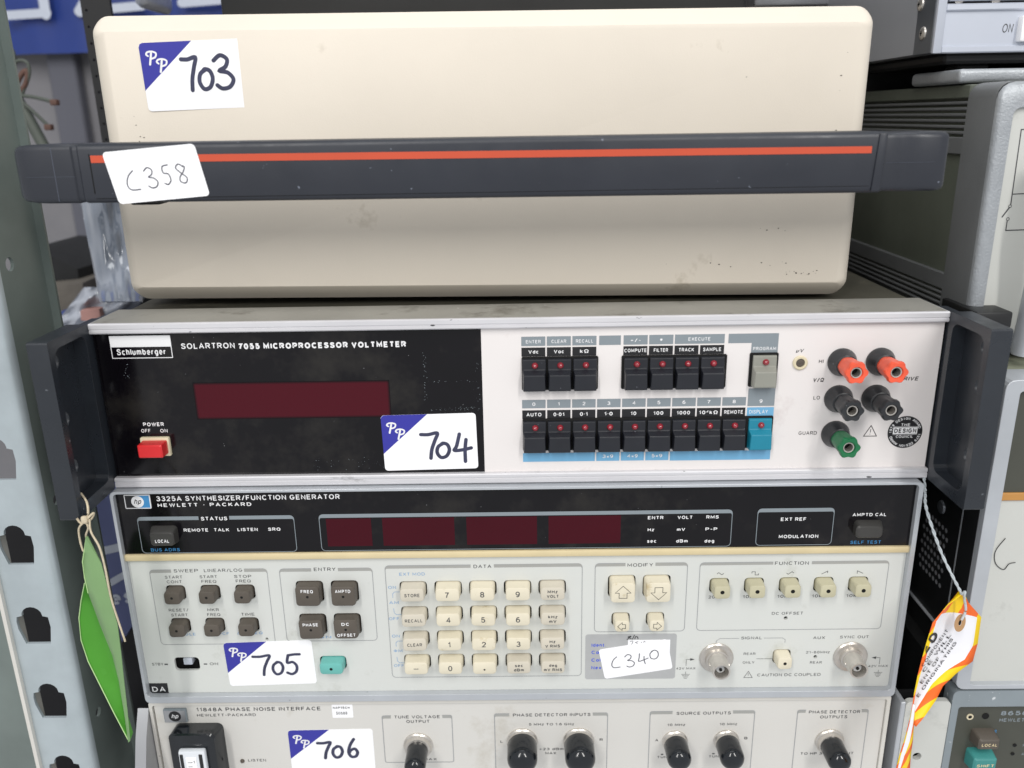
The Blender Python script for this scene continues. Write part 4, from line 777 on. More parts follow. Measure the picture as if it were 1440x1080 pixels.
# power line meter housing
mh = build('meter_housing', G().rloft([(4, -202.0, -173.4, -106, -19.6, 3.5), (-9.0, -200.9, -174.2, -105, -16.9, 3.2), (-10.0, -200.2, -174.9, -104, -17.6, 3.0)]), 'cap_rubber', I, smooth=38)
build('clear_cover', G().rbox(-194.8, -179.4, -13.5, -9.8, -95, -25.6, 1.2), 'clear_plastic', mh)
sc = build('scale', G().box(-190.6, -184.6, -13.8, -13.4, -94, -29.5), 'sticker_white', mh)
g = G()
for j in range(14): line(g, -189.6, -33.0-2.9*j, -187.2, -33.0-2.9*j, 0.3, -13.86)
text(g, '-1', -187.5, -185.6, -33.6, 1.9, -13.86); build('scale_marks', g, 'print_black', sc, smooth=0)
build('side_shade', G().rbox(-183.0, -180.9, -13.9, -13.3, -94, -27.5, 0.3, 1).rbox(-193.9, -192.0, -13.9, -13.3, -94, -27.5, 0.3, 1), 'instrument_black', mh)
def capped(x, z, r, l, ringr, lab=None):
    c = build('coaxial_socket', G().lathe(x, z, [(3.0, ringr), (2.0, ringr), (1.4, ringr-0.8), (0.6, ringr-1.1), (-1.6, ringr-1.2), (-1.8, ringr-2)], n=36), 'nickel', I, smooth=35)
    d_ = r*0.75; prof = [(-0.6, r*0.97), (-1.2, r*1.0), (-(l-d_)*0.5, r*0.99), (-(l-d_), r*0.99)]
    for j in range(1, 8): a = math.pi/2*j/7; prof.append((-(l-d_)-d_*math.sin(a), max(0.05, r*0.99*math.cos(a)**0.8)))
    build('dust_cap', G().lathe(x, z, prof, n=36), 'cap_rubber', c, smooth=60)
capped(-59.4, -36.4, 6.2, 19, 8.6); capped(2.0, -34.4, 8.8, 18, 9.2); capped(35.2, -34.4, 8.8, 18, 9.2)
capped(91.8, -35.2, 7.0, 16.5, 7.5); capped(122.0, -35.0, 7.0, 16.5, 7.5); capped(182.4, -36.0, 6.7, 18, 8.4)
st706 = digits([(SEVEN, 16.8, 9.4, 1.35, 1.15), (ZERO, 25.0, 9.6, 1.1, 1.28), (SIX, 34.2, 9.6, 1.12, 1.3)])
sticker(I, 3.0, (-135.9, -25.2), (-85.9, -24.6), (-135.9, -54.8), 50, 30, 1.8, 'white sticker numbered 706', st706, 'marker_ink', 1.9)
# protruding silver side handle at the left
g = G(); sec = [(2, -8), (-6, -22), (-16, -48), (-20, -80), (-20, -100), (2, -108)]
g.loft([[(-221.5, a, b) for a, b in sec], [(-215.2, a, b) for a, b in sec]]); build('side_handle', g, 'bracket_silver', I, smooth=30)
# ================================================================== 4. BEIGE CASED INSTRUMENT ON TOP
B = thing('beige_cased_instrument', 'large beige cased instrument with closed front and dark carrying handle, on top of the stack', 'instrument case', (-14, 150, 221))
X0, X1, Z0, Z1 = -209.3, 181.2, 222.4, 367.3
secs = [(420, X0, X1, Z0, Z1, 8)]
for t in (0, 0.2, 0.4, 0.6, 0.76, 0.88, 0.96, 1.0):     # flat chamfer above and below, rounded at the sides
    ix = 8.0*(1-math.sqrt(1-t*t)); iz = 8.4*t; secs.append((51-10.6*t, X0+ix, X1-ix, Z0+iz, Z1-iz, 8-5.5*t))
g = G().rloft(secs, n=6)
tl = math.radians(0.35)
def tilt(p): return Vector((p[0], p[1]-(p[0]+14)*0.010, p[2]-(p[0]+14)*math.tan(tl)))
g.map(tilt); build('case_shell', g, 'beige_case', B, smooth=26)
g = G()
for x in (-180, 150):
    g.rbox(x-9, x+9, 70, 90, 220.9, 225.2, 1.5, 1); g.rbox(x-9, x+9, 360, 380, 220.9, 225.2, 1.5, 1)
build('foot', g, 'soot_cloth', B)
ysk = lambda x: 40.4-(x+14)*0.010
def yface(o): # stickers on the slightly turned face
    return o
st703 = digits([(SEVEN, 20.2, 9.4, 1.3, 1.55), (ZERO, 27.6, 9.4, 1.3, 1.5), (THREE, 35.8, 9.4, 1.6, 1.55)])
stk = sticker(B, 41.75, (-183.6, 354.6), (-129.2, 356.0), (-183.0, 322.2), 54.4, 32.8, 2.0, 'white sticker numbered 703', st703, 'marker_ink', 2.0)
# smudges on the beige face
g = G(); random.seed(11)
for cx_, cz_, w_, h_, n_ in ((152, 235, 10, 1.2, 16), (118, 335, 3, 2, 1), (-190, 312, 3, 8, 6), (140, 258, 10, 1, 5), (120, 240, 40, 1.2, 8), (165, 320, 3, 30, 4)):
    for j in range(n_):
        x = cx_+random.uniform(-w_, w_); z = cz_+random.uniform(-h_, h_); r_ = random.uniform(0.1, 0.32)
        if -196 < x < 168: g.flat([(x+r_*math.cos(t)*random.uniform(0.8, 2.4), z+r_*math.sin(t)) for t in (0, 1.1, 2.3, 3.4, 4.4, 5.3)], ysk(x)-0.12)
setkind(build('scuff', g, 'key_brown', B, smooth=0), 'stuff')
# handle bar
hb = G()
def barsec(x, y0, y1, z0, z1, r): return [(x, y, z) for y, z in rr(y0, y1, z0, z1, r, 3)]
zt = lambda x: 308.3-(x+220)*0.0015; zb_ = lambda x: 282.0-(x+220)*0.003
loops = []
for x, i_ in ((-225.6, 6.5), (-224.8, 3.8), (-222.4, 1.6), (-218, 0.5), (-212, 0), (-197.5, 0), (-196.8, 0.8), (-194.8, 0.8), (-194.0, 0.0), (163.8, 0.0), (164.2, 0.0), (168.6, 0), (169.0, 1.0), (176.0, 1.2), (176.4, 0.9), (193, 1.0), (196.4, 1.6), (197.8, 3.0)):
    loops.append(barsec(x, -15+i_*0.9, 10-i_*0.3, zb_(x)+i_*0.45, zt(x)-i_*0.45, 2.6))
hb.loft(loops); Hn = build('carrying_handle', hb, 'slate_plastic', B, smooth=40)
# arms back to the pivots
build('handle_arm', G().rbox(-222.5, -211.5, 4, 150, 284.5, 305, 3).rbox(-223, -210, 130, 170, 280, 308, 4), 'slate_plastic', Hn)
build('handle_arm', G().rbox(184, 195.5, 4, 150, 284.5, 305, 3).rbox(182, 197, 130, 170, 280, 308, 4), 'slate_plastic', Hn)
build('ridge', G().rbox(164.6, 168.4, -15.9, -12, 281.6, 307.0, 0.7, 2).map(lambda p: p+Vector(((p[2]-294)*0.06, 0, 0))), 'slate_plastic', Hn)
build('seam', G().box(170, 192, -14.3, -14.0, 294, 294.12), 'seam_grey', Hn, smooth=0); build('seam', G().box(-219.5, -197, -15.03, -14.9, 293.9, 294.0), 'seam_grey', Hn, smooth=0)
build('seam', G().rbox(-206.3, -206.0, -15.06, -14, 283, 306.6, 0.05, 1), 'seam_grey', Hn, smooth=0)
build('groove', G().box(-189.4, -188.9, -15.1, -14.7, 286.2, 303.8).box(-189, 163, -15.08, -14.7, 283.9, 284.1), 'hole_black', Hn, smooth=0)
g = G(); g.flat([(-188.6, 299.9), (162.6, 298.4), (162.6, 301.4), (-188.6, 303.1)], -15.2); build('orange_stripe', g, 'orange_print', Hn, smooth=0)
build('handle_screw', G().rbox(-177, -163, -8, 4, 280.2, 283, 1.0), 'hole_black', Hn)
c358 = digits([(CEE, 6.5, 5.2, 1.25, 0.95), (THREE, 17.0, 5.8, 0.95, 0.9), (PFIVE, 25.5, 6.6, 0.95, 0.92), (EIGHT, 32.6, 6.4, 1.0, 0.92)])
sticker(B, -15.25, (-183.0, 304.4), (-140.8, 307.6), (-178.6, 281.4), 46, 23.6, 2.0, 'white sticker marked C358', c358, 'pen_ink', 0.55, pp=False)
# ================================================================== 5. HANGING TAGS
def sheet(name, P, m, parent, th=0.5):
    """thin card from a grid of points"""
    g = G(); R_, C_ = len(P), len(P[0]); vs = [p for row in P for p in row]
    n_ = (Vector(P[0][-1])-Vector(P[0][0])).cross(Vector(P[-1][0])-Vector(P[0][0])).normalized()*th
    back = [tuple(Vector(p)+n_) for p in vs]; N_ = len(vs)
    fs = []
    for r in range(R_-1):
        for c in range(C_-1):
            a = r*C_+c; q = (a, a+1, a+C_+1, a+C_); fs.append(q); fs.append(tuple(i+N_ for i in reversed(q)))
    ring = [c for c in range(C_)]+[r*C_+C_-1 for r in range(1, R_)]+[(R_-1)*C_+c for c in range(C_-2, -1, -1)]+[r*C_ for r in range(R_-2, 0, -1)]
    for i in range(len(ring)): a, b = ring[i], ring[(i+1) % len(ring)]; fs.append((a, b, b+N_, a+N_))
    g.add(vs+back, fs); return build(name, g, m, parent, smooth=60)
A_ = lambda u, v, y: tuple(at(u, v, y=y))
T = thing('green_tag', 'folded bright green card tag hanging on string from the left rack handle', 'tag', A_(122, 712, -32))
# back leaf (bright inside) and front leaf (paler outside)
rows = [((119, 820, -27), (124, 822, -29)), ((114, 845, -25), (133, 845, -30)), ((111, 869, -24), (146, 868, -31)), ((114, 900, -24), (156, 900, -31)), ((124, 930, -25), (164, 930, -31)), ((141, 964, -27), (171, 962, -32)), ((160, 1002, -29), (177, 1002, -33)), ((179, 1039, -31), (182, 1041, -33))]
sheet('inner_leaf', [[A_(*a), tuple((Vector(A_(*a))+Vector(A_(*b)))/2+Vector((0, 5, 0))), A_(*b)] for a, b in rows], 'green_card', T)
rows = [((121, 754, -36), (123, 754, -36)), ((116, 790, -35), (142, 792, -37)), ((119, 812, -35), (149, 818, -38)), ((124, 834, -35), (156, 846, -39)), ((141, 880, -35), (165, 878, -40)), ((158, 922, -35), (170, 918, -40)), ((167, 958, -35), (174, 956, -40)), ((174, 1000, -34), (179, 1000, -38)), ((181, 1041, -33), (183, 1042, -35))]
sheet('outer_leaf', [[A_(*a), tuple((Vector(A_(*a))+Vector(A_(*b)))/2+Vector((0, -1.5, 0))), A_(*b)] for a, b in rows], 'green_card_back', T)
def spl(pts, n=6):
    P = [Vector(p) for p in pts]; Q = []
    for i in range(len(P)-1):
        a, b, c, d = P[max(i-1, 0)], P[i], P[i+1], P[min(i+2, len(P)-1)]
        for k in range(n): t = k/n; Q.append(0.5*((2*b)+(c-a)*t+(2*a-5*b+4*c-d)*t*t+(3*b-a-3*c+d)*t*t*t))
    return Q+[P[-1]]
g = G()
g.tube([A_(119, 820, -27.3), A_(114, 845, -25.3), A_(111, 869, -24.3), A_(114, 900, -24.3), A_(124, 930, -25.3), A_(141, 964, -27.3), A_(160, 1002, -29.3), A_(180, 1040, -33.3)], 0.28, 6)
build('cut_edge', g, 'card_edge', T, smooth=60)
g = G(); g.tube([A_(121.5, 754, -36), A_(116, 790, -35.2), A_(119, 812, -35.2), A_(124, 834, -35.2)], 0.28, 6); build('cut_edge', g, 'card_edge', T, smooth=60)
g = G()
g.tube(spl([A_(114, 694, -26), A_(122, 706, -32), A_(124, 722, -36), A_(121, 735, -36)]), 0.55, 6)
g.tube(spl([A_(108, 729, -36), A_(116, 736, -36), A_(128, 724, -37), A_(132, 722, -36), A_(128, 730, -36), A_(120, 733, -37)]), 0.55, 6)
g.tube(spl([A_(120, 733, -37), A_(111, 743, -36), A_(113, 762, -35), A_(117, 775, -35)]), 0.5, 6)
g.tube(spl([A_(120, 733, -37), A_(124, 742, -37), A_(121, 752, -36), A_(122, 760, -35)]), 0.5, 6)
g.tube(spl([A_(126, 730, -37), A_(128, 748, -39), A_(140, 770, -41), A_(148, 800, -42), A_(156, 840, -42), A_(166, 872, -42), A_(176, 902, -42)]), 0.5, 6)
g.rbox(*[c for p in zip(Vector(A_(119, 731, -37))-Vector((1.6, 1.2, 2)), Vector(A_(119, 731, -37))+Vector((1.6, 1.2, 2))) for c in p], 0.9, 2)
build('string', g, 'string', T, smooth=60)
# ---- striped damaged-goods tag
T2 = thing('striped_warning_tag', 'curled white paper tag with yellow and orange striped border, hanging right of the generator', 'tag', A_(1353, 835, -24))
# surface: rows from the knot down; (left, right) edges, curling
rows = [((1353, 836, -26), (1356, 836, -25)), ((1332, 852, -29), (1362, 848, -22)), ((1312, 876, -31), (1380, 868, -19)), ((1303, 905, -33), (1375, 905, -18)), ((1296, 930, -34), (1368, 930, -19)), ((1291, 950, -35), (1345, 947, -24)), ((1286, 975, -36), (1326, 965, -28)), ((1284, 990, -37), (1316, 985, -30)), ((1281, 1008, -38), (1300, 1008, -34)), ((1278, 1022, -38), (1288, 1022, -36))]
NC = 8
def trow(a, b, bow):
    a, b = Vector(A_(*a)), Vector(A_(*b))
    return [tuple(a.lerp(b, c/NC)+Vector((0, bow*math.sin(math.pi*c/NC), 0))) for c in range(NC+1)]
def dens(rows, k=3):
    out = []
    for i in range(len(rows)-1):
        for j in range(k):
            t = j/k; out.append(tuple(tuple(x*(1-t)+y_*t for x, y_ in zip(rows[i][e], rows[i+1][e])) for e in (0, 1)))
    out.append(rows[-1]); return out
RW = [trow(a, b, 4.0) for a, b in dens(rows)]
m = bpy.data.materials.new('striped_tag_paper'); m.use_nodes = True; nt = m.node_tree; N = nt.nodes; L = nt.links; bs = N['Principled BSDF']; bs.inputs['Roughness'].default_value = 0.45
at1 = N.new('ShaderNodeAttribute'); at1.attribute_name = 'tag_uv'
sep = N.new('ShaderNodeSeparateXYZ'); L.new(at1.outputs['Vector'], sep.inputs[0])
def M(op, a, b=None):
    n_ = N.new('ShaderNodeMath'); n_.operation = op
    for i, v in enumerate((a, b)):
        if v is None: continue
        if isinstance(v, (int, float)): n_.inputs[i].default_value = v
        else: L.new(v, n_.inputs[i])
    return n_.outputs[0]
dg = M('ADD', M('MULTIPLY', sep.outputs[0], 1.3), M('MULTIPLY', sep.outputs[1], 3.6))
stripe = M('GREATER_THAN', M('FRACT', dg), 0.5)
rightb = M('GREATER_THAN', sep.outputs[0], M('SUBTRACT', 0.93, M('MULTIPLY', M('MAXIMUM', M('SUBTRACT', sep.outputs[1], 0.36), 0.0), 0.75)))
border = M('MAXIMUM', M('MAXIMUM', rightb, M('LESS_THAN', sep.outputs[0], 0.09)), M('LESS_THAN', M('ADD', sep.outputs[1], M('MULTIPLY', sep.outputs[0], -0.06)), 0.17))
mx = N.new('ShaderNodeMix'); mx.data_type = 'RGBA'; L.new(stripe, mx.inputs[0]); mx.inputs[6].default_value = (*lin('#F5D008'), 1); mx.inputs[7].default_value = (*lin('#F26A1E'), 1)
mx2 = N.new('ShaderNodeMix'); mx2.data_type = 'RGBA'; L.new(border, mx2.inputs[0]); mx2.inputs[6].default_value = (*lin('#EDEDF2'), 1); L.new(mx.outputs[2], mx2.inputs[7]); L.new(mx2.outputs[2], bs.inputs['Base Color'])
def tagsheet(name, P, uv0, uv1):
    g = G(); R_, C_ = len(P), len(P[0]); vs = [p for row in P for p in row]
    fs = [(r*C_+c, r*C_+c+1, (r+1)*C_+c+1, (r+1)*C_+c) for r in range(R_-1) for c in range(C_-1)]
    g.add(vs, fs); me = bpy.data.meshes.new(name); c0 = Vector(P[0][0])
    me.from_pydata([tuple((Vector(p)-c0)*S) for p in vs], [], fs)
    a_ = me.attributes.new('tag_uv', 'FLOAT_VECTOR', 'POINT')
    for r in range(R_):
        for c in range(C_): a_.data[r*C_+c].vector = (c/(C_-1), uv0+(uv1-uv0)*r/(R_-1), 0)
    me.shade_smooth(); me.materials.append(m); o = bpy.data.objects.new(name, me); COL.objects.link(o); place(o, c0, T2)
    md = o.modifiers.new('thickness', 'SOLIDIFY'); md.thickness = 0.25*S; md.offset = 1
    return o
upper = tagsheet('paper_tag', RW, 0.0, 1.0)
# lower curled leaf
rows2 = [((1283, 990, -38.5), (1287, 990, -38)), ((1279, 1012, -39), (1286, 1010, -38)), ((1272, 1040, -39), (1284, 1040, -37)), ((1265, 1062, -39), (1281, 1062, -36)), ((1258, 1090, -39), (1279, 1090, -35)), ((1250, 1120, -39), (1277, 1120, -34))]
P2 = [[tuple(Vector(A_(*a)).lerp(Vector(A_(*b)), c/4)+Vector((0, -1.0*math.sin(math.pi*c/4), 0))) for c in range(5)] for a, b in dens(rows2, 2)]
low = tagsheet('curled_end', P2, 0.45, 1.6)
# lettering bent onto the paper: (u across, v down)
def onpaper(u, v):
    r = min(max(v, 0), 0.999)*(len(RW)-1); i = int(r); c = min(max(u, 0), 0.999)*NC; j = int(c); fr, fc = r-i, c-j
    p = (Vector(RW[i][j])*(1-fc)+Vector(RW[i][j+1])*fc)*(1-fr)+(Vector(RW[i+1][j])*(1-fc)+Vector(RW[i+1][j+1])*fc)*fr
    return tuple(p+Vector((0, -0.55, 0)))
def pap(u, v): # lettering frame: columns run up the tag
    return onpaper(u, v)
def pix(p):
    q = RM.transposed() @ (Vector(p)-Vector((CX, CY, CZ))); return Vector((720+F*q[0]/q[1], 540-F*q[2]/q[1]))
GRID = [(pix(onpaper(j/20, i/40)), j/20, i/40) for i in range(41) for j in range(21)]
def px2uv(px, py):
    """paper coordinates of the point seen at a photo pixel"""
    t = Vector((px, py)); _, u, v = min(((g_[0]-t).length_squared, g_[1], g_[2]) for g_ in GRID)
    for _ in range(3):
        p0 = pix(onpaper(u, v)); e = 0.01; u1 = u+e if u < 0.98 else u-e; v1 = v+e if v < 0.98 else v-e
        du = (pix(onpaper(u1, v))-p0)/(u1-u); dv = (pix(onpaper(u, v1))-p0)/(v1-v); r = t-p0; det = du.x*dv.y-du.y*dv.x
        if abs(det) < 1e-6: break
        u = min(0.999, max(0.001, u+(r.x*dv.y-r.y*dv.x)/det)); v = min(0.999, max(0.001, v+(du.x*r.y-du.y*r.x)/det))
    return u, v
g = G()
def taptext(s_, a, b, cap, bold=0.03):
    """printed line laid on the curled paper, its base line from a to b"""
    a, b = Vector(a), Vector(b); d_ = (b-a).normalized(); up = Vector((d_.y, -d_.x))
    if up.x > 0: up = -up
    vs, fs = glyphs(s_, bold); mn = min(p[0] for p in vs); mxx = max(p[0] for p in vs)
    g.add([tuple(Vector(onpaper(*px2uv(*(a+(b-a)*((p[0]-mn)/(mxx-mn))+up*p[1]*cap))))+Vector((0, -0.02*p[2], 0))) for p in vs], fs)
taptext('GED', (1291, 937), (1321, 893), 10.0, bold=0.045)
for s_, a, b in (('COMPONENT', (1299, 938), (1334, 887)), ('CE WILL', (1300, 946), (1338, 893)), ('ENT OF THIS', (1297, 962), (1341, 899)), ('E ORIGINATING', (1292, 981), (1346, 904))): taptext(s_, a, b, 4.0, bold=0.0)
build('tag_lettering', g, 'print_black', T2, smooth=0)
ge = Vector(A_(1350, 876, -27.5)); gdir = Vector((0.35, -1, 0.1)).normalized()
q = G(); tq = gdir.to_track_quat('Y', 'Z')
outer = [ge+tq @ Vector((4.0*math.cos(t)*0.95, 0, 5.0*math.sin(t))) for t in [2*math.pi*i/24 for i in range(24)]]
inner = [ge+tq @ Vector((1.0*math.cos(t), 0, 1.5*math.sin(t))) for t in [2*math.pi*i/24 for i in range(24)]]
q.loft([outer, inner], False, False); build('eyelet', q, 'tag_brown', T2, smooth=0)
q = G(); q.add([tuple(p+Vector((0, 0.2, 0))) for p in inner], [tuple(range(24))]); build('eyelet_hole', q, 'hole_black', T2, smooth=0)
g = G()
P_ = spl([A_(1299, 668, 4), A_(1301, 690, 2), A_(1302, 712, -4), A_(1312, 745, -8), A_(1325, 780, -14), A_(1342, 815, -21), A_(1353, 836, -26)], 10)
for ph in (0, math.pi):
    g.tube([p+Vector((math.cos(i*0.9+ph)*0.42, math.sin(i*0.9+ph)*0.42, 0)) for i, p in enumerate(P_)], 0.48, 6)
g.tube(spl([A_(1353, 836, -26), A_(1357, 832, -27), A_(1356, 840, -27), A_(1358, 858, -27), A_(1352, 872, -28.5)]), 0.7, 6)
build('string', g, 'string_white', T2, smooth=60)
# ================================================================== 6. SHELF UPRIGHT (left)
U = thing('shelf_upright', 'galvanised slotted steel shelf upright standing at the left edge', 'shelf upright', (-255, 20, -250))
slots = []
for i in range(-3, 9):
    zc = 50.3*(i)+0.0; cx_ = -270.4
    body = [(cx_-9.4, zc+1.5), (cx_-8.8, zc+4.6), (cx_-5.6, zc+5.4)]
    dome = [(cx_+5.8*math.cos(t), zc+5.6+5.4*math.sin(t)) for t in [math.pi-math.pi*k/8 for k in range(9)]]
    slots.append(body+dome+[(cx_+5.6, zc+5.2), (cx_+8.8, zc+4.4), (cx_+9.2, zc-2), (cx_+7.4, zc-12.6), (cx_-6.6, zc-12.6), (cx_-9.2, zc-3)])
build('slotted_flange', G().plate([(-283.5, -160), (-257.4, -160), (-257.4, 420), (-283.5, 420)], slots, 0, 1.8, 'y'), 'galvanised', U, smooth=20)
hol = [circ(14, 250, 3.6, 16), circ(14, 120, 3.0, 16), circ(14, -20, 3.0, 16), circ(14, 330, 3.6, 16)]
build('side_flange', G().plate([(5, -160), (43, -160), (43, 420), (5, 420)], hol, -254.2, -252.4, 'x'), 'galvanised_shaded', U, smooth=20)
g = G(); q = [(-257.4+5.0*math.cos(t), 5.0+5.0*math.sin(t)) for t in [math.radians(-90+90*k/8) for k in range(9)]]; q2 = [(-257.4+3.2*math.cos(t), 5.0+3.2*math.sin(t)) for t in [math.radians(-90+90*k/8) for k in range(9)]][::-1]
g.loft([[(a, b, -160) for a, b in q+q2], [(a, b, 420) for a, b in q+q2]]); build('rounded_corner', g, 'galvanised', U, smooth=40)
build('back_lip', G().box(-253.4, -248, 43, 44.8, -160, 420), 'galvanised_shaded', U)
build('outer_flange', G().box(-350, -303, 34, 36, -160, 420), 'galvanised_shaded', U)
build('left_lip', G().box(-285.6, -283.5, -2.5, 12, -160, 420), 'rail_beige', U)
build('bolt', G().lathe(-268.5, 193.5, [(0, 1.1), (-1.0, 1.0), (-1.4, 0.5)], n=12), 'nickel', U)
# ================================================================== 7. BACKGROUND LEFT
W = build('wall', G().box(-1100, 1100, 620, 640, -500, 700), 'wall_paint'); setkind(W, 'structure')
bn = thing('blue_banner', 'blue banner with large white outline lettering hanging on the back wall', 'banner', (-480, 590, 395))
g = G(); xs = [-700+12*i for i in range(60)]
g.add([(x, 590+4*math.sin(x*0.03)+2*math.sin(x*0.11), z) for z in (392, 520) for x in xs], [(i, i+1, 60+i+1, 60+i) for i in range(59)])
q = build('banner_cloth', g, 'banner_blue', bn, smooth=60)
g = G()
def bst(P, w): stroke(g, [tuple((at(u, v, y=580)[0], at(u, v, y=580)[2])) for u, v in P], w, 580, smooth=False)
bst([(4, 22), (66, 18)], 9); bst([(64, 20), (56, -30)], 11); bst([(110, 16), (200, 8)], 9); bst([(112, 16), (132, -20)], 11); bst([(255, 4), (330, -2)], 9)
build_each('banner_lettering', g, 'banner_white', bn)
p_ = at(98, 180, y=600); wb = build('wall_trunking', G().rbox(p_[0]-16, p_[0]+16, 604, 620, -480, 690, 2, 1), 'wall_band'); tag(wb, 'grey vertical cable trunking on the back wall left of the beige case', 'trunking')
# black perforated post left of the beige case
bp = thing('perforated_post', 'black perforated steel post standing behind the beige case on the left', 'shelf post', tuple(at(140, 200, y=180)))
pz = [at(128, 130, y=240)[2]-11*i for i in range(-9, 22)]; pc = at(133, 120, y=240)[0]+4
build('post_face', G().plate([(pc-5, 60), (pc+16, 60), (pc+16, 480), (pc-5, 480)], [circ(pc-1.5, z, 1.0, 10) for z in pz if 70 < z < 470], 240, 243, 'y'), 'black_steel', bp, smooth=20)
build('post_side', G().box(pc-5, pc-3, 243.1, 250, 60, 480), 'black_steel', bp)
# cable bundle
cb = thing('cable_bundle', 'grey green cables and flex hanging loosely in the upper left gap', 'cables', A_(20, 120, 330))
c1 = build('cable', G().tube(spl([A_(-8, 92, 340), A_(10, 118, 335), A_(26, 142, 330), A_(45, 175, 325), A_(72, 225, 320)]), 4.6, 10), 'cable_green', cb, smooth=60)
for P, r_, m2 in (([(16, 125), (18, 100), (24, 86), (38, 88), (41, 105), (34, 125), (28, 140)], 1.4, 'cable_green'), ([(20, 128), (30, 105), (38, 100), (36, 118), (26, 132)], 2.0, 'cable_brown'), ([(14, 120), (14, 100), (20, 82), (18, 70)], 1.3, 'cable_green'),
    ([(28, 134), (50, 137), (78, 144)], 1.5, 'cable_green'), ([(30, 142), (50, 160), (69, 178)], 1.4, 'cable_green'), ([(14, 160), (24, 165), (22, 180), (17, 187), (12, 184)], 1.3, 'cable_brown')):
    build('cable', G().tube(spl([A_(u, v, 325) for u, v in P]), r_, 8), m2, cb, smooth=60)
g = G()
for u, v in ((77, 144), (69, 179), (17, 186)): g = G(); g.rbox(*[c for p in zip(Vector(A_(u, v, 323))-Vector((3, 3, 2.4)), Vector(A_(u, v, 323))+Vector((3, 3, 2.4))) for c in p], 1, 2); build('connector', g, 'cable_brown', cb)
# stretch wrapped pillar with glossy film
def wrinkled(name, u0, u1, v0, v1, y, amp, m_, parent=None, nu=26, nv=40, topf=None, seed=1, depth=60):
    random.seed(seed); ph = [random.uniform(0, 6.28) for _ in range(12)]; rows = []
    for j in range(nv+1):
        t = j/nv; row = []
        for i in range(nu+1):
            s_ = i/nu; u = u0[0]*(1-t)+u0[1]*t+(u1[0]*(1-t)+u1[1]*t-(u0[0]*(1-t)+u0[1]*t))*s_; v = v0+(v1-v0)*t
            d_ = (-55*t**4 if name == 'stretch_wrap' else 0)+amp*(math.sin(9*s_+ph[0]+3*t)*0.5+math.sin(23*s_+ph[1]-5*t)*0.3+math.sin(40*s_+7*t+ph[2])*0.15+math.sin(15*t+ph[3]+8*s_)*0.35)
            row.append(A_(u, v, y+d_+depth*(2*s_-1)**2*0.5))
        rows.append(row)
    return sheet(name, rows, m_, parent, th=1.0)
fw = wrinkled('stretch_wrap', (112, 140), (186, 200), 280, 424, 165, 2.5, 'plastic_film', seed=4, depth=16); tag(fw, 'shiny clear stretch wrap hanging beside the left side of the beige case', 'plastic wrap')
fb = wrinkled('plastic_bag', (118, 66), (215, 165), 404, 470, 220, 6, 'plastic_bag', seed=9, depth=20); tag(fb, 'crumpled clear plastic bag lying behind the left rack handle', 'plastic bag')
def lump(name, pts_y, m_, th, parent=None):
    """solid with a photo-measured outline at its own distance, given real depth and a soft edge"""
    pts, y = pts_y; P = [at(u, v, y=y) for u, v in pts]; c = sum(P, Vector())/len(P)
    g = G(); g.loft([[tuple(p+Vector((0, th, 0))) for p in P], [tuple(p+Vector((0, th*0.2, 0))) for p in P], [tuple(c+(p-c)*0.93) for p in P]]); return build(name, g, m_, parent, smooth=35)
tag(lump('equipment_bag', ([(40, 350), (58, 352), (112, 378), (114, 402), (60, 404), (40, 404)], 330), 'soot_cloth', 90), 'black equipment bag standing below the carrying handle at left', 'bag')
tag(lump('folded_blanket', ([(55, 402), (118, 396), (122, 422), (112, 436), (64, 450), (55, 448)], 310), 'brown_cloth', 90), 'grey brown folded blanket under the black equipment bag', 'blanket')
tag(lump('parts_tray', ([(62, 448), (78, 442), (150, 436), (150, 466), (62, 466)], 250), 'tray_blue', 80), 'blue plastic parts tray behind the left rack handle', 'tray')
tag(lump('pink_packet', ([(112, 437), (140, 434), (142, 445), (126, 452), (113, 451)], 214), 'pinkish', 20), 'small pink packet lying in the plastic bag', 'packet')
# lower left: printed box, cardboard
pbx = thing('printed_box', 'blue violet printed box with pale lettering behind the green tag', 'box', A_(150, 860, 120))
P = [at(u, v, y=120) for u, v in ((92, 690), (208, 690), (212, 840), (170, 905), (140, 940))]
g = G(); g.loft([[tuple(p+Vector((0, 150, 0))) for p in P], [tuple(p) for p in P]]); build('box_body', g, 'box_periwinkle', pbx, smooth=20)
g = G()
for P_, w_ in (([(146, 775), (168, 770)], 6), ([(152, 822), (176, 808)], 5)): stroke(g, [tuple((at(u, v, y=119)[0], at(u, v, y=119)[2])) for u, v in P_], w_, 119.6, smooth=False)
a_ = at(157, 852, y=119); text(g, 'es', a_[0], a_[0]+16, a_[2], 11, 119.6, bold=0.03, xf=lambda u, v: (u, v+(u-a_[0])*0.15))
build('box_lettering', g, 'banner_white', pbx, smooth=0)
cbx = build('cardboard_box', G().rbox(-222, -120, 150, 330, -90, 15, 1.5, 1).map(lambda p: Vector((p[0]-40, p[1], p[2]+(p[0]+222)*0.55-12))), 'cardboard'); tag(cbx, 'brown cardboard box seen between the green tag and the lower instrument', 'cardboard box')
# dark floor region / shelf below
sh = build('shelf_board', G().box(-640, 900, 60, 600, -134, -122), 'black_steel'); setkind(sh, 'structure'); 
bk = build('dark_crate', G().rbox(-420, -160, 340, 560, -120, 70, 4, 2), 'soot_cloth'); tag(bk, 'dark crate standing on the shelf behind the printed box', 'crate')
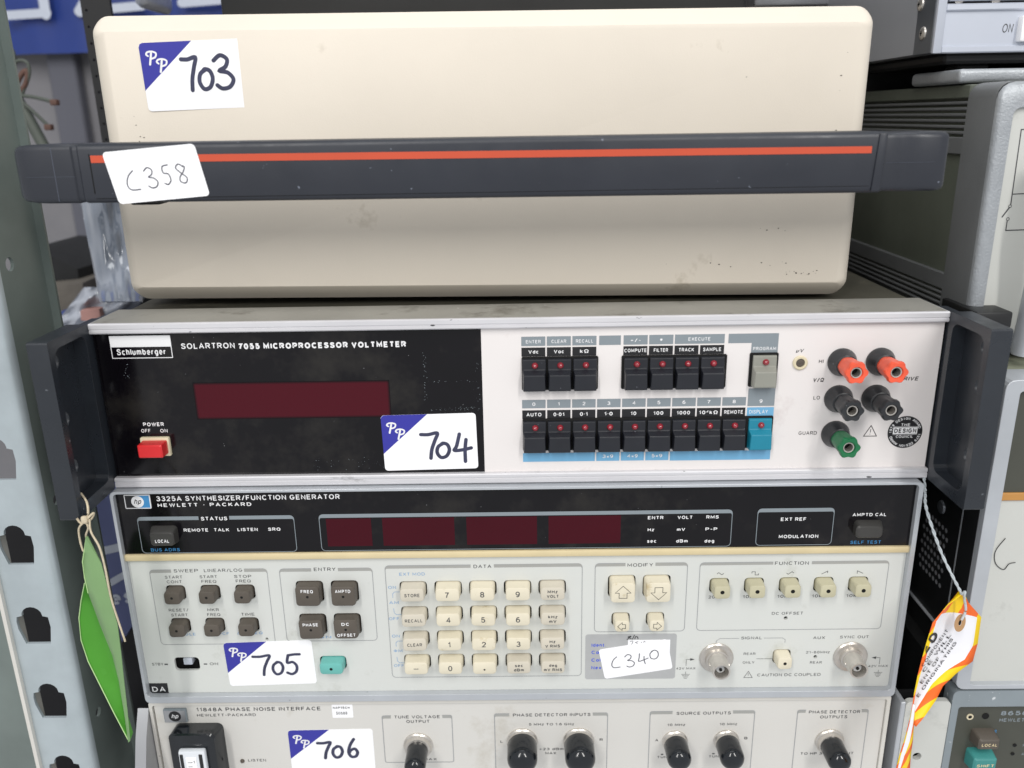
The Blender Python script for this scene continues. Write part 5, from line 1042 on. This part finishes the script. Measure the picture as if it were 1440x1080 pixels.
# ================================================================== 8. TOP BACKGROUND
TB = thing('black_instrument', 'black instrument lying behind the top edge of the beige case', 'test instrument', (-15, 200, 368))
build('body', G().rbox(-176, 144, 150, 430, 368, 470, 3), 'instrument_black', TB)
build('front_edge', G().rbox(-177, 145, 148.5, 152, 372, 374.5, 0.6, 1), 'black_steel', TB)
fg = build('white_fan_bag', G().rbox(*[c for p in zip(Vector(A_(180, -40, 300)), Vector(A_(247, 22, 360))) for c in sorted(p)], 6, 3), 'plastic_bag'); tag(fg, 'white plastic packet hanging above the left end of the beige case', 'packet')
fs_ = build('white_case', G().rbox(*[c for p in zip(Vector(A_(1060, 9, 260)), Vector(A_(1140, -90, 420))) for c in sorted(p)], 3, 2), 'silver_side'); tag(fs_, 'pale grey case behind the right end of the beige case', 'case')
# ================================================================== 9. RIGHT NEIGHBOURS
R1 = thing('ribbed_instrument', 'dark olive instrument with ribbed side and silver front frame, right of the beige case', 'test instrument', (400, 200, 189))
XS = 245.0
build('case_side', G().box(XS+1.2, 670, 66, 420, 212, 318), 'olive_side', R1)
def ribs(z0, n, pitch, sgn):
    out = G()
    for i in range(n): out.rbox(XS-0.2, XS+3, 66, 420, z0+i*pitch, z0+i*pitch+pitch*0.55, 0.5, 1)
    return out
for i in range(6): build('rib', G().rbox(XS-0.6, XS+3, 67, 420, 303.4+i*3.1, 305.1+i*3.1, 0.5, 1), 'charcoal_casting', R1)
build('side_rail', G().rbox(XS-0.8, XS+4, 67, 420, 322, 329.0, 0.6, 1), 'olive_side', R1)
build('side_rail', G().rbox(XS-0.8, XS+4, 67, 420, 293.0, 302.0, 0.5, 1), 'charcoal_casting', R1)
build('side_rail', G().rbox(XS-0.8, XS+4, 67, 420, 219.0, 228.2, 0.5, 1), 'charcoal_casting', R1)
for i in range(4): build('rib', G().rbox(XS-0.6, XS+3, 67, 420, 207.0+i*3.0, 208.7+i*3.0, 0.5, 1), 'charcoal_casting', R1)
build('top_cover', G().box(XS+3, 670, 70, 420, 318, 328.2), 'olive_side', R1)
build('bottom_cover', G().box(XS+2, 670, 70, 420, 196, 212), 'charcoal_casting', R1)
# front frame: dark casting side, rounded silver front
g = G(); zA, zB = 189.0, 329.6
g.rloft([(67, XS-1.2, 672, zA, zB, 7), (42, XS-1.2, 672, zA, zB, 7), (40, XS-0.7, 671.4, zA+0.4, zB-0.4, 7)], True, False); build('frame_casting', g, 'charcoal_casting', R1, smooth=30)
g = G(); secs = []
for k in range(7):
    a = math.pi/2*k/6; secs.append((40-4*math.sin(a), XS-0.7+4*(1-math.cos(a)), 671.4-4*(1-math.cos(a)), zA+0.4+6*(1-math.cos(a)), zB-0.4-9*(1-math.cos(a)), 8))
secs.append((36, XS+6.6, 664, 200.0, 317.0, 4)); secs.append((38.6, XS+7.0, 663.5, 200.6, 316.4, 4)); g.rloft(secs, False, False); build('front_frame', g, 'silver_textured', R1, smooth=40)
build('front_panel', G().box(XS+6.4, 665, 38.4, 44, 199.5, 317.5), 'pale_panel', R1)
g = G(); y = 38.3
def rl(P, w=0.5): stroke(g, [(at(u, v, y=38.5)[0], at(u, v, y=38.3)[2]) for u, v in P], w, y, smooth=False)
rl([(1445, 182), (1436, 182), (1421, 288)], 0.55); rl([(1424, 273), (1446, 272)], 0.5); rl([(1419, 292), (1409, 305)], 0.7); rl([(1416, 311), (1414, 324), (1446, 323)], 0.55)
for u, v in ((1420, 290), (1417, 308)): a_ = at(u, v, y=38.5); stroke(g, circ(a_[0], a_[2], 0.75, 10), 0.3, y, closed=True, smooth=False)
build_each('circuit_diagram', g, 'print_dark', R1)
g = G(); lz0, lz1 = 203.0, 280.0
p0 = at(1437, 330, y=30); p1 = at(1420, 450, y=30)
build('front_stanchion', G().tube([(p0[0]+7, 27, 290), (p0[0]+6, 24, 262), ((p1[0]+8), 24, 232), (p1[0]+8, 27, 192)], 6.0, 16), 'bezel_grey', R1, smooth=60)
build('front_foot', G().rbox(at(1362, 440, y=30)[0], at(1413, 440, y=30)[0], 22, 60, at(1400, 457, y=30)[2], at(1400, 434, y=30)[2], 1.2), 'instrument_black', R1)
# upper silver instrument
R2 = thing('silver_instrument', 'silver grey instrument with screwed side plate and ON marking, top right corner', 'test instrument', (400, 200, 345))
XT = 230.0
build('case_side', G().box(XT+0.6, 640, 104, 420, 346.5, 470), 'silver_side', R2)
build('side_plate', G().rbox(XT-0.6, XT+4, 86.5, 108, 345.6, 470, 0.5, 1), 'side_casting', R2)
build('corner_post', G().rbox(XT-0.4, XT+4.6, 84, 87, 345.4, 470, 0.9, 2), 'silver_smooth', R2)
build('bottom_rail', G().rbox(XT+4.4, 640, 84.8, 90, 345.6, 349.2, 0.6, 1), 'silver_smooth', R2)
build('front_panel', G().box(XT+4, 640, 86.6, 90, 349, 367), 'silver_smooth', R2)
a_ = at(1330, 12, y=85)
build('middle_rail', G().rbox(XT+4.4, 640, 84.8, 90, a_[2]-1.2, a_[2]+2.4, 0.6, 1).rbox(XT+5.4, 640, 84.2, 90, a_[2]+3.6, a_[2]+5.6, 0.6, 1), 'silver_smooth', R2)
build('upper_panel', G().box(XT+5, 640, 88, 92, a_[2]+5.4, 470), 'pale_panel', R2)
for i in range(2): c_ = at(1350+52*i, -1, y=86); build('front_screw', G().lathe(c_[0], c_[2], [(88, 2.6), (86.6, 2.5), (86.0, 1.6)], n=18), 'nickel', R2)
g = G(); a_ = at(1409, 46, y=86.5); b_ = at(1426, 33, y=86.5); text(g, 'ON', a_[0], b_[0], a_[2], b_[2]-a_[2], 86.5, bold=-0.008, shear=0.1); build_each('lettering', g, 'print_dark', R2)
a_ = at(1431, 59, y=84); b_ = at(1431, 22, y=84); build('power_button', G().rbox(a_[0], a_[0]+14, 82, 88, a_[2], b_[2], 1.2), 'sticker_white', R2)
for u, v in ((1298, 47), (1295, 6)):
    c_ = at(u, v, x=XT-0.7); sc_ = G(); n = 20
    sc_.loft([[(XT-0.6, c_[1]+3.6*math.cos(t), c_[2]+3.6*math.sin(t)) for t in [2*math.pi*i/n for i in range(n)]], [(XT-1.4, c_[1]+3.3*math.cos(t), c_[2]+3.3*math.sin(t)) for t in [2*math.pi*i/n for i in range(n)]], [(XT-1.9, c_[1]+2.2*math.cos(t), c_[2]+2.2*math.sin(t)) for t in [2*math.pi*i/n for i in range(n)]]])
    s_o = build('side_screw', sc_, 'nickel', R2); build('screw_slot', G().box(XT-2.0, XT-1.8, c_[1]-1.2, c_[1]+1.2, c_[2]-0.35, c_[2]+0.35).box(XT-2.0, XT-1.8, c_[1]-0.35, c_[1]+0.35, c_[2]-1.2, c_[2]+1.2), 'hole_black', s_o)
build('under_tray', G().rbox(XT+10, 640, 92, 420, 340.5, 346, 1.5, 1), 'black_steel', R2)
build('foot', G().rbox(XT+22, XT+40, 100, 116, 329.6, 341, 1.5, 1), 'soot_cloth', R2)
build('dark_gap_filler', G().box(XT-10, 640, 210, 420, 325, 346), 'black_steel', R2)  # added dark block stands in for the shade in the gap beneath
build('foot', G().rbox(XT+22, XT+40, 330, 350, 329.6, 341, 1.5, 1), 'soot_cloth', R2)
gb_ = build('grey_padded_block', G().rbox(at(1326, 110, y=90)[0], 640, 72, 130, 329.7, at(1340, 96, y=75)[2]-0.5, 2.2, 3), 'silver_textured'); tag(gb_, 'pale grey textured block lying between the two upper right instruments', 'block')
# lower right instrument
R3 = thing('perforated_side_instrument', 'instrument with black perforated side and silver bezel, right of the function generator', 'test instrument', (450, 200, 0))
XL = 249.0; zt3, zb3 = 186.0, 1.5
g = G().plate(rr(XL, 674, zb3, zt3, 5), [rr(XL+7.8, 668, zb3+3.0, zt3-6, 2)], -0.5, 19, 'y'); q = build('bezel', g, 'bezel_grey', R3, smooth=20)
m_ = q.modifiers.new('bevel', 'BEVEL'); m_.width = 1.2*S; m_.segments = 3; m_.limit_method = 'ANGLE'; m_.angle_limit = math.radians(50)
build('dark_panel', G().box(XL+7.6, 669, 3, 8, 122.5, zt3-5.8), 'olive_panel', R3)
build('tan_trim', G().rbox(XL+7.2, 669, 1.6, 6, 118.2, 122.6, 0.5, 1), 'tan_trim', R3)
build('pale_panel', G().box(XL+7.6, 669, 3, 8, zb3+2.8, 118.4), 'pale_panel', R3)
perf = []
for i in range(8):
    for j in range(7): perf.append(circ(34+j*4.2+(i % 2)*2.1, 48+i*5.0, 1.5, 10))
build('side_panel', G().plate([(21, zb3+8), (420, zb3+8), (420, zt3-4), (21, zt3-4)], perf, XL+1.2, XL+2.6, 'x'), 'instrument_black', R3, smooth=20)
build('lit_hole_backing', G().box(XL+1.27, XL+2.5, 30, 70, 44, 90), 'silver_side', R3)  # added pale sheet imitates the lit interior seen through the perforations
build('bezel_dark_strip', G().box(XL-0.3, XL+0.6, 4.2, 18.6, zb3+6, zt3-6), 'instrument_black', R3)  # dark strip along the side wall of the bezel
build('edge_line', G().box(XL-0.1, XL+0.9, 19.2, 20.4, zb3+8, zt3-6), 'bezel_grey', R3)
build('bottom_rail', G().rbox(XL-0.2, XL+3, 21, 420, zb3+22, zb3+23.4, 0.3, 1), 'bezel_grey', R3)
build('top_cover', G().box(XL+2.6, 670, 19, 420, zt3-3, zt3-1), 'olive_top', R3)
c_ = at(1323, 713, x=XL+0.6); n = 18
g = G().loft([[(XL+1.2, c_[1]+4.2*math.cos(t), c_[2]+4.2*math.sin(t)) for t in [2*math.pi*i/n for i in range(n)]], [(XL+0.2, c_[1]+3.6*math.cos(t), c_[2]+3.6*math.sin(t)) for t in [2*math.pi*i/n for i in range(n)]], [(XL-0.4, c_[1]+1.4*math.cos(t), c_[2]+1.4*math.sin(t)) for t in [2*math.pi*i/n for i in range(n)]]])
build('side_screw', g, 'side_casting', R3)
g = G(); g.tube(spl([A_(1414, 757, 2.6), A_(1400, 775, 2.6), A_(1400, 792, 2.6), A_(1411, 801, 2.6), A_(1419, 793, 2.6), A_(1428, 791, 2.6)]), 0.22, 5); hr = build('stray_fibre', g, 'print_black', smooth=60); tag(hr, 'thin black fibre stuck on the pale panel at the right edge', 'fibre')
# signal generator at lower right corner
R4 = thing('small_key_instrument', 'olive fronted instrument with brown and teal keys, bottom right corner', 'signal generator', (450, 200, -120))
build('case', G().box(XL+1, 670, 8, 420, -118, -0.6), 'instrument_black', R4)
g = G().plate(rr(XL-0.5, 674, -120, 0.6, 3), [rr(XL+3.6, 668, -118, -10.2, 1.5)], -0.6, 9, 'y'); q = build('bezel', g, 'painted_speckle', R4, smooth=20)
build('front_panel', G().box(XL+3.4, 669, 2.6, 8, -118.5, -9.9), 'olive_panel', R4)
g = G(); a_ = at(1407, 1006, y=2.5); text(g, '8656B', a_[0], a_[0]+20, a_[2], 3.0, 2.5, bold=0.03); a_ = at(1405, 1015, y=2.5); text(g, 'HEWLETT\u00b7PACKARD', a_[0], a_[0]+36, a_[2], 2.4, 2.5, bold=0.02)
a_ = at(1438, 1050, y=2.5); text(g, 'REMOTE', a_[0], a_[0]+12, a_[2], 1.8, 2.5); a_ = at(1436, 1062, y=2.5); text(g, 'ADDRESSED', a_[0], a_[0]+16, a_[2], 1.8, 2.5)
build_each('lettering', g, 'print_grey', R4)
g = G(); a_ = at(1382, 1031, y=2.5); text(g, 'ADRS', a_[0], a_[0]+8, a_[2], 2.2, 2.5); build_each('lettering', g, 'print_cyan', R4)
def key4(u0, u1, v0, v1, m2, t_, y_=-6):
    a_ = at(u0, v1, y=y_); b_ = at(u1, v0, y=y_); cx_, cz_ = (a_[0]+b_[0])/2, (a_[2]+b_[2])/2; w_, h_ = (b_[0]-a_[0])/2, (b_[2]-a_[2])/2
    k = build('key', G().rloft([(4, cx_-w_-1, cx_+w_+1, cz_-h_-1.4, cz_+h_+1.6, 1.5), (y_+1, cx_-w_-0.2, cx_+w_+0.2, cz_-h_-0.2, cz_+h_+0.2, 1.2), (y_, cx_-w_+0.7, cx_+w_-0.7, cz_-h_+0.7, cz_+h_-0.7, 1)]), m2, R4, smooth=35)
    g = G(); ctext(g, t_, cx_, w_*1.5, cz_-1, 2.0, y_-0.06, bold=0.02); build('legend', g, 'gold_trim', k, smooth=0)
key4(1376, 1407, 1041, 1055, 'key_brown', 'LOCAL'); key4(1368, 1403, 1068, 1086, 'key_sea', 'SHIFT')
for u, v, m2 in ((1364, 1008, 'cream_plastic'), (1386, 1007, 'hole_black'), (1427, 1048, 'hole_black'), (1424, 1060, 'hole_black')):
    c_ = at(u, v, y=2.4); r_ = 2.0 if u < 1400 else 1.1; q = build('panel_hole', G().lathe(c_[0], c_[2], [(2.6, r_), (2.2, r_), (2.3, r_*0.6)], n=16), m2, R4)
    if u == 1364: build('hole_centre', G().flat(circ(c_[0], c_[2], 1.1, 12), 2.15), 'hole_black', q, smooth=0)
g = G().plate(rr(222.5, 248.2, -118, -6.4, 3.0), [circ(at(1289, 1063, y=0)[0], at(1289, 1063, y=0)[2], 2.6, 20)], -0.4, 3, 'y'); ear = build('rack_ear', g, 'pale_panel', R4, smooth=20)
build('ear_edge', G().rbox(219.6, 222.4, -0.6, 24, -118, -6.8, 0.5, 1), 'bezel_grey', ear)
build('ear_rear', G().box(222.5, 248.2, 9.2, 11, -118, -6.6), 'instrument_black', ear)
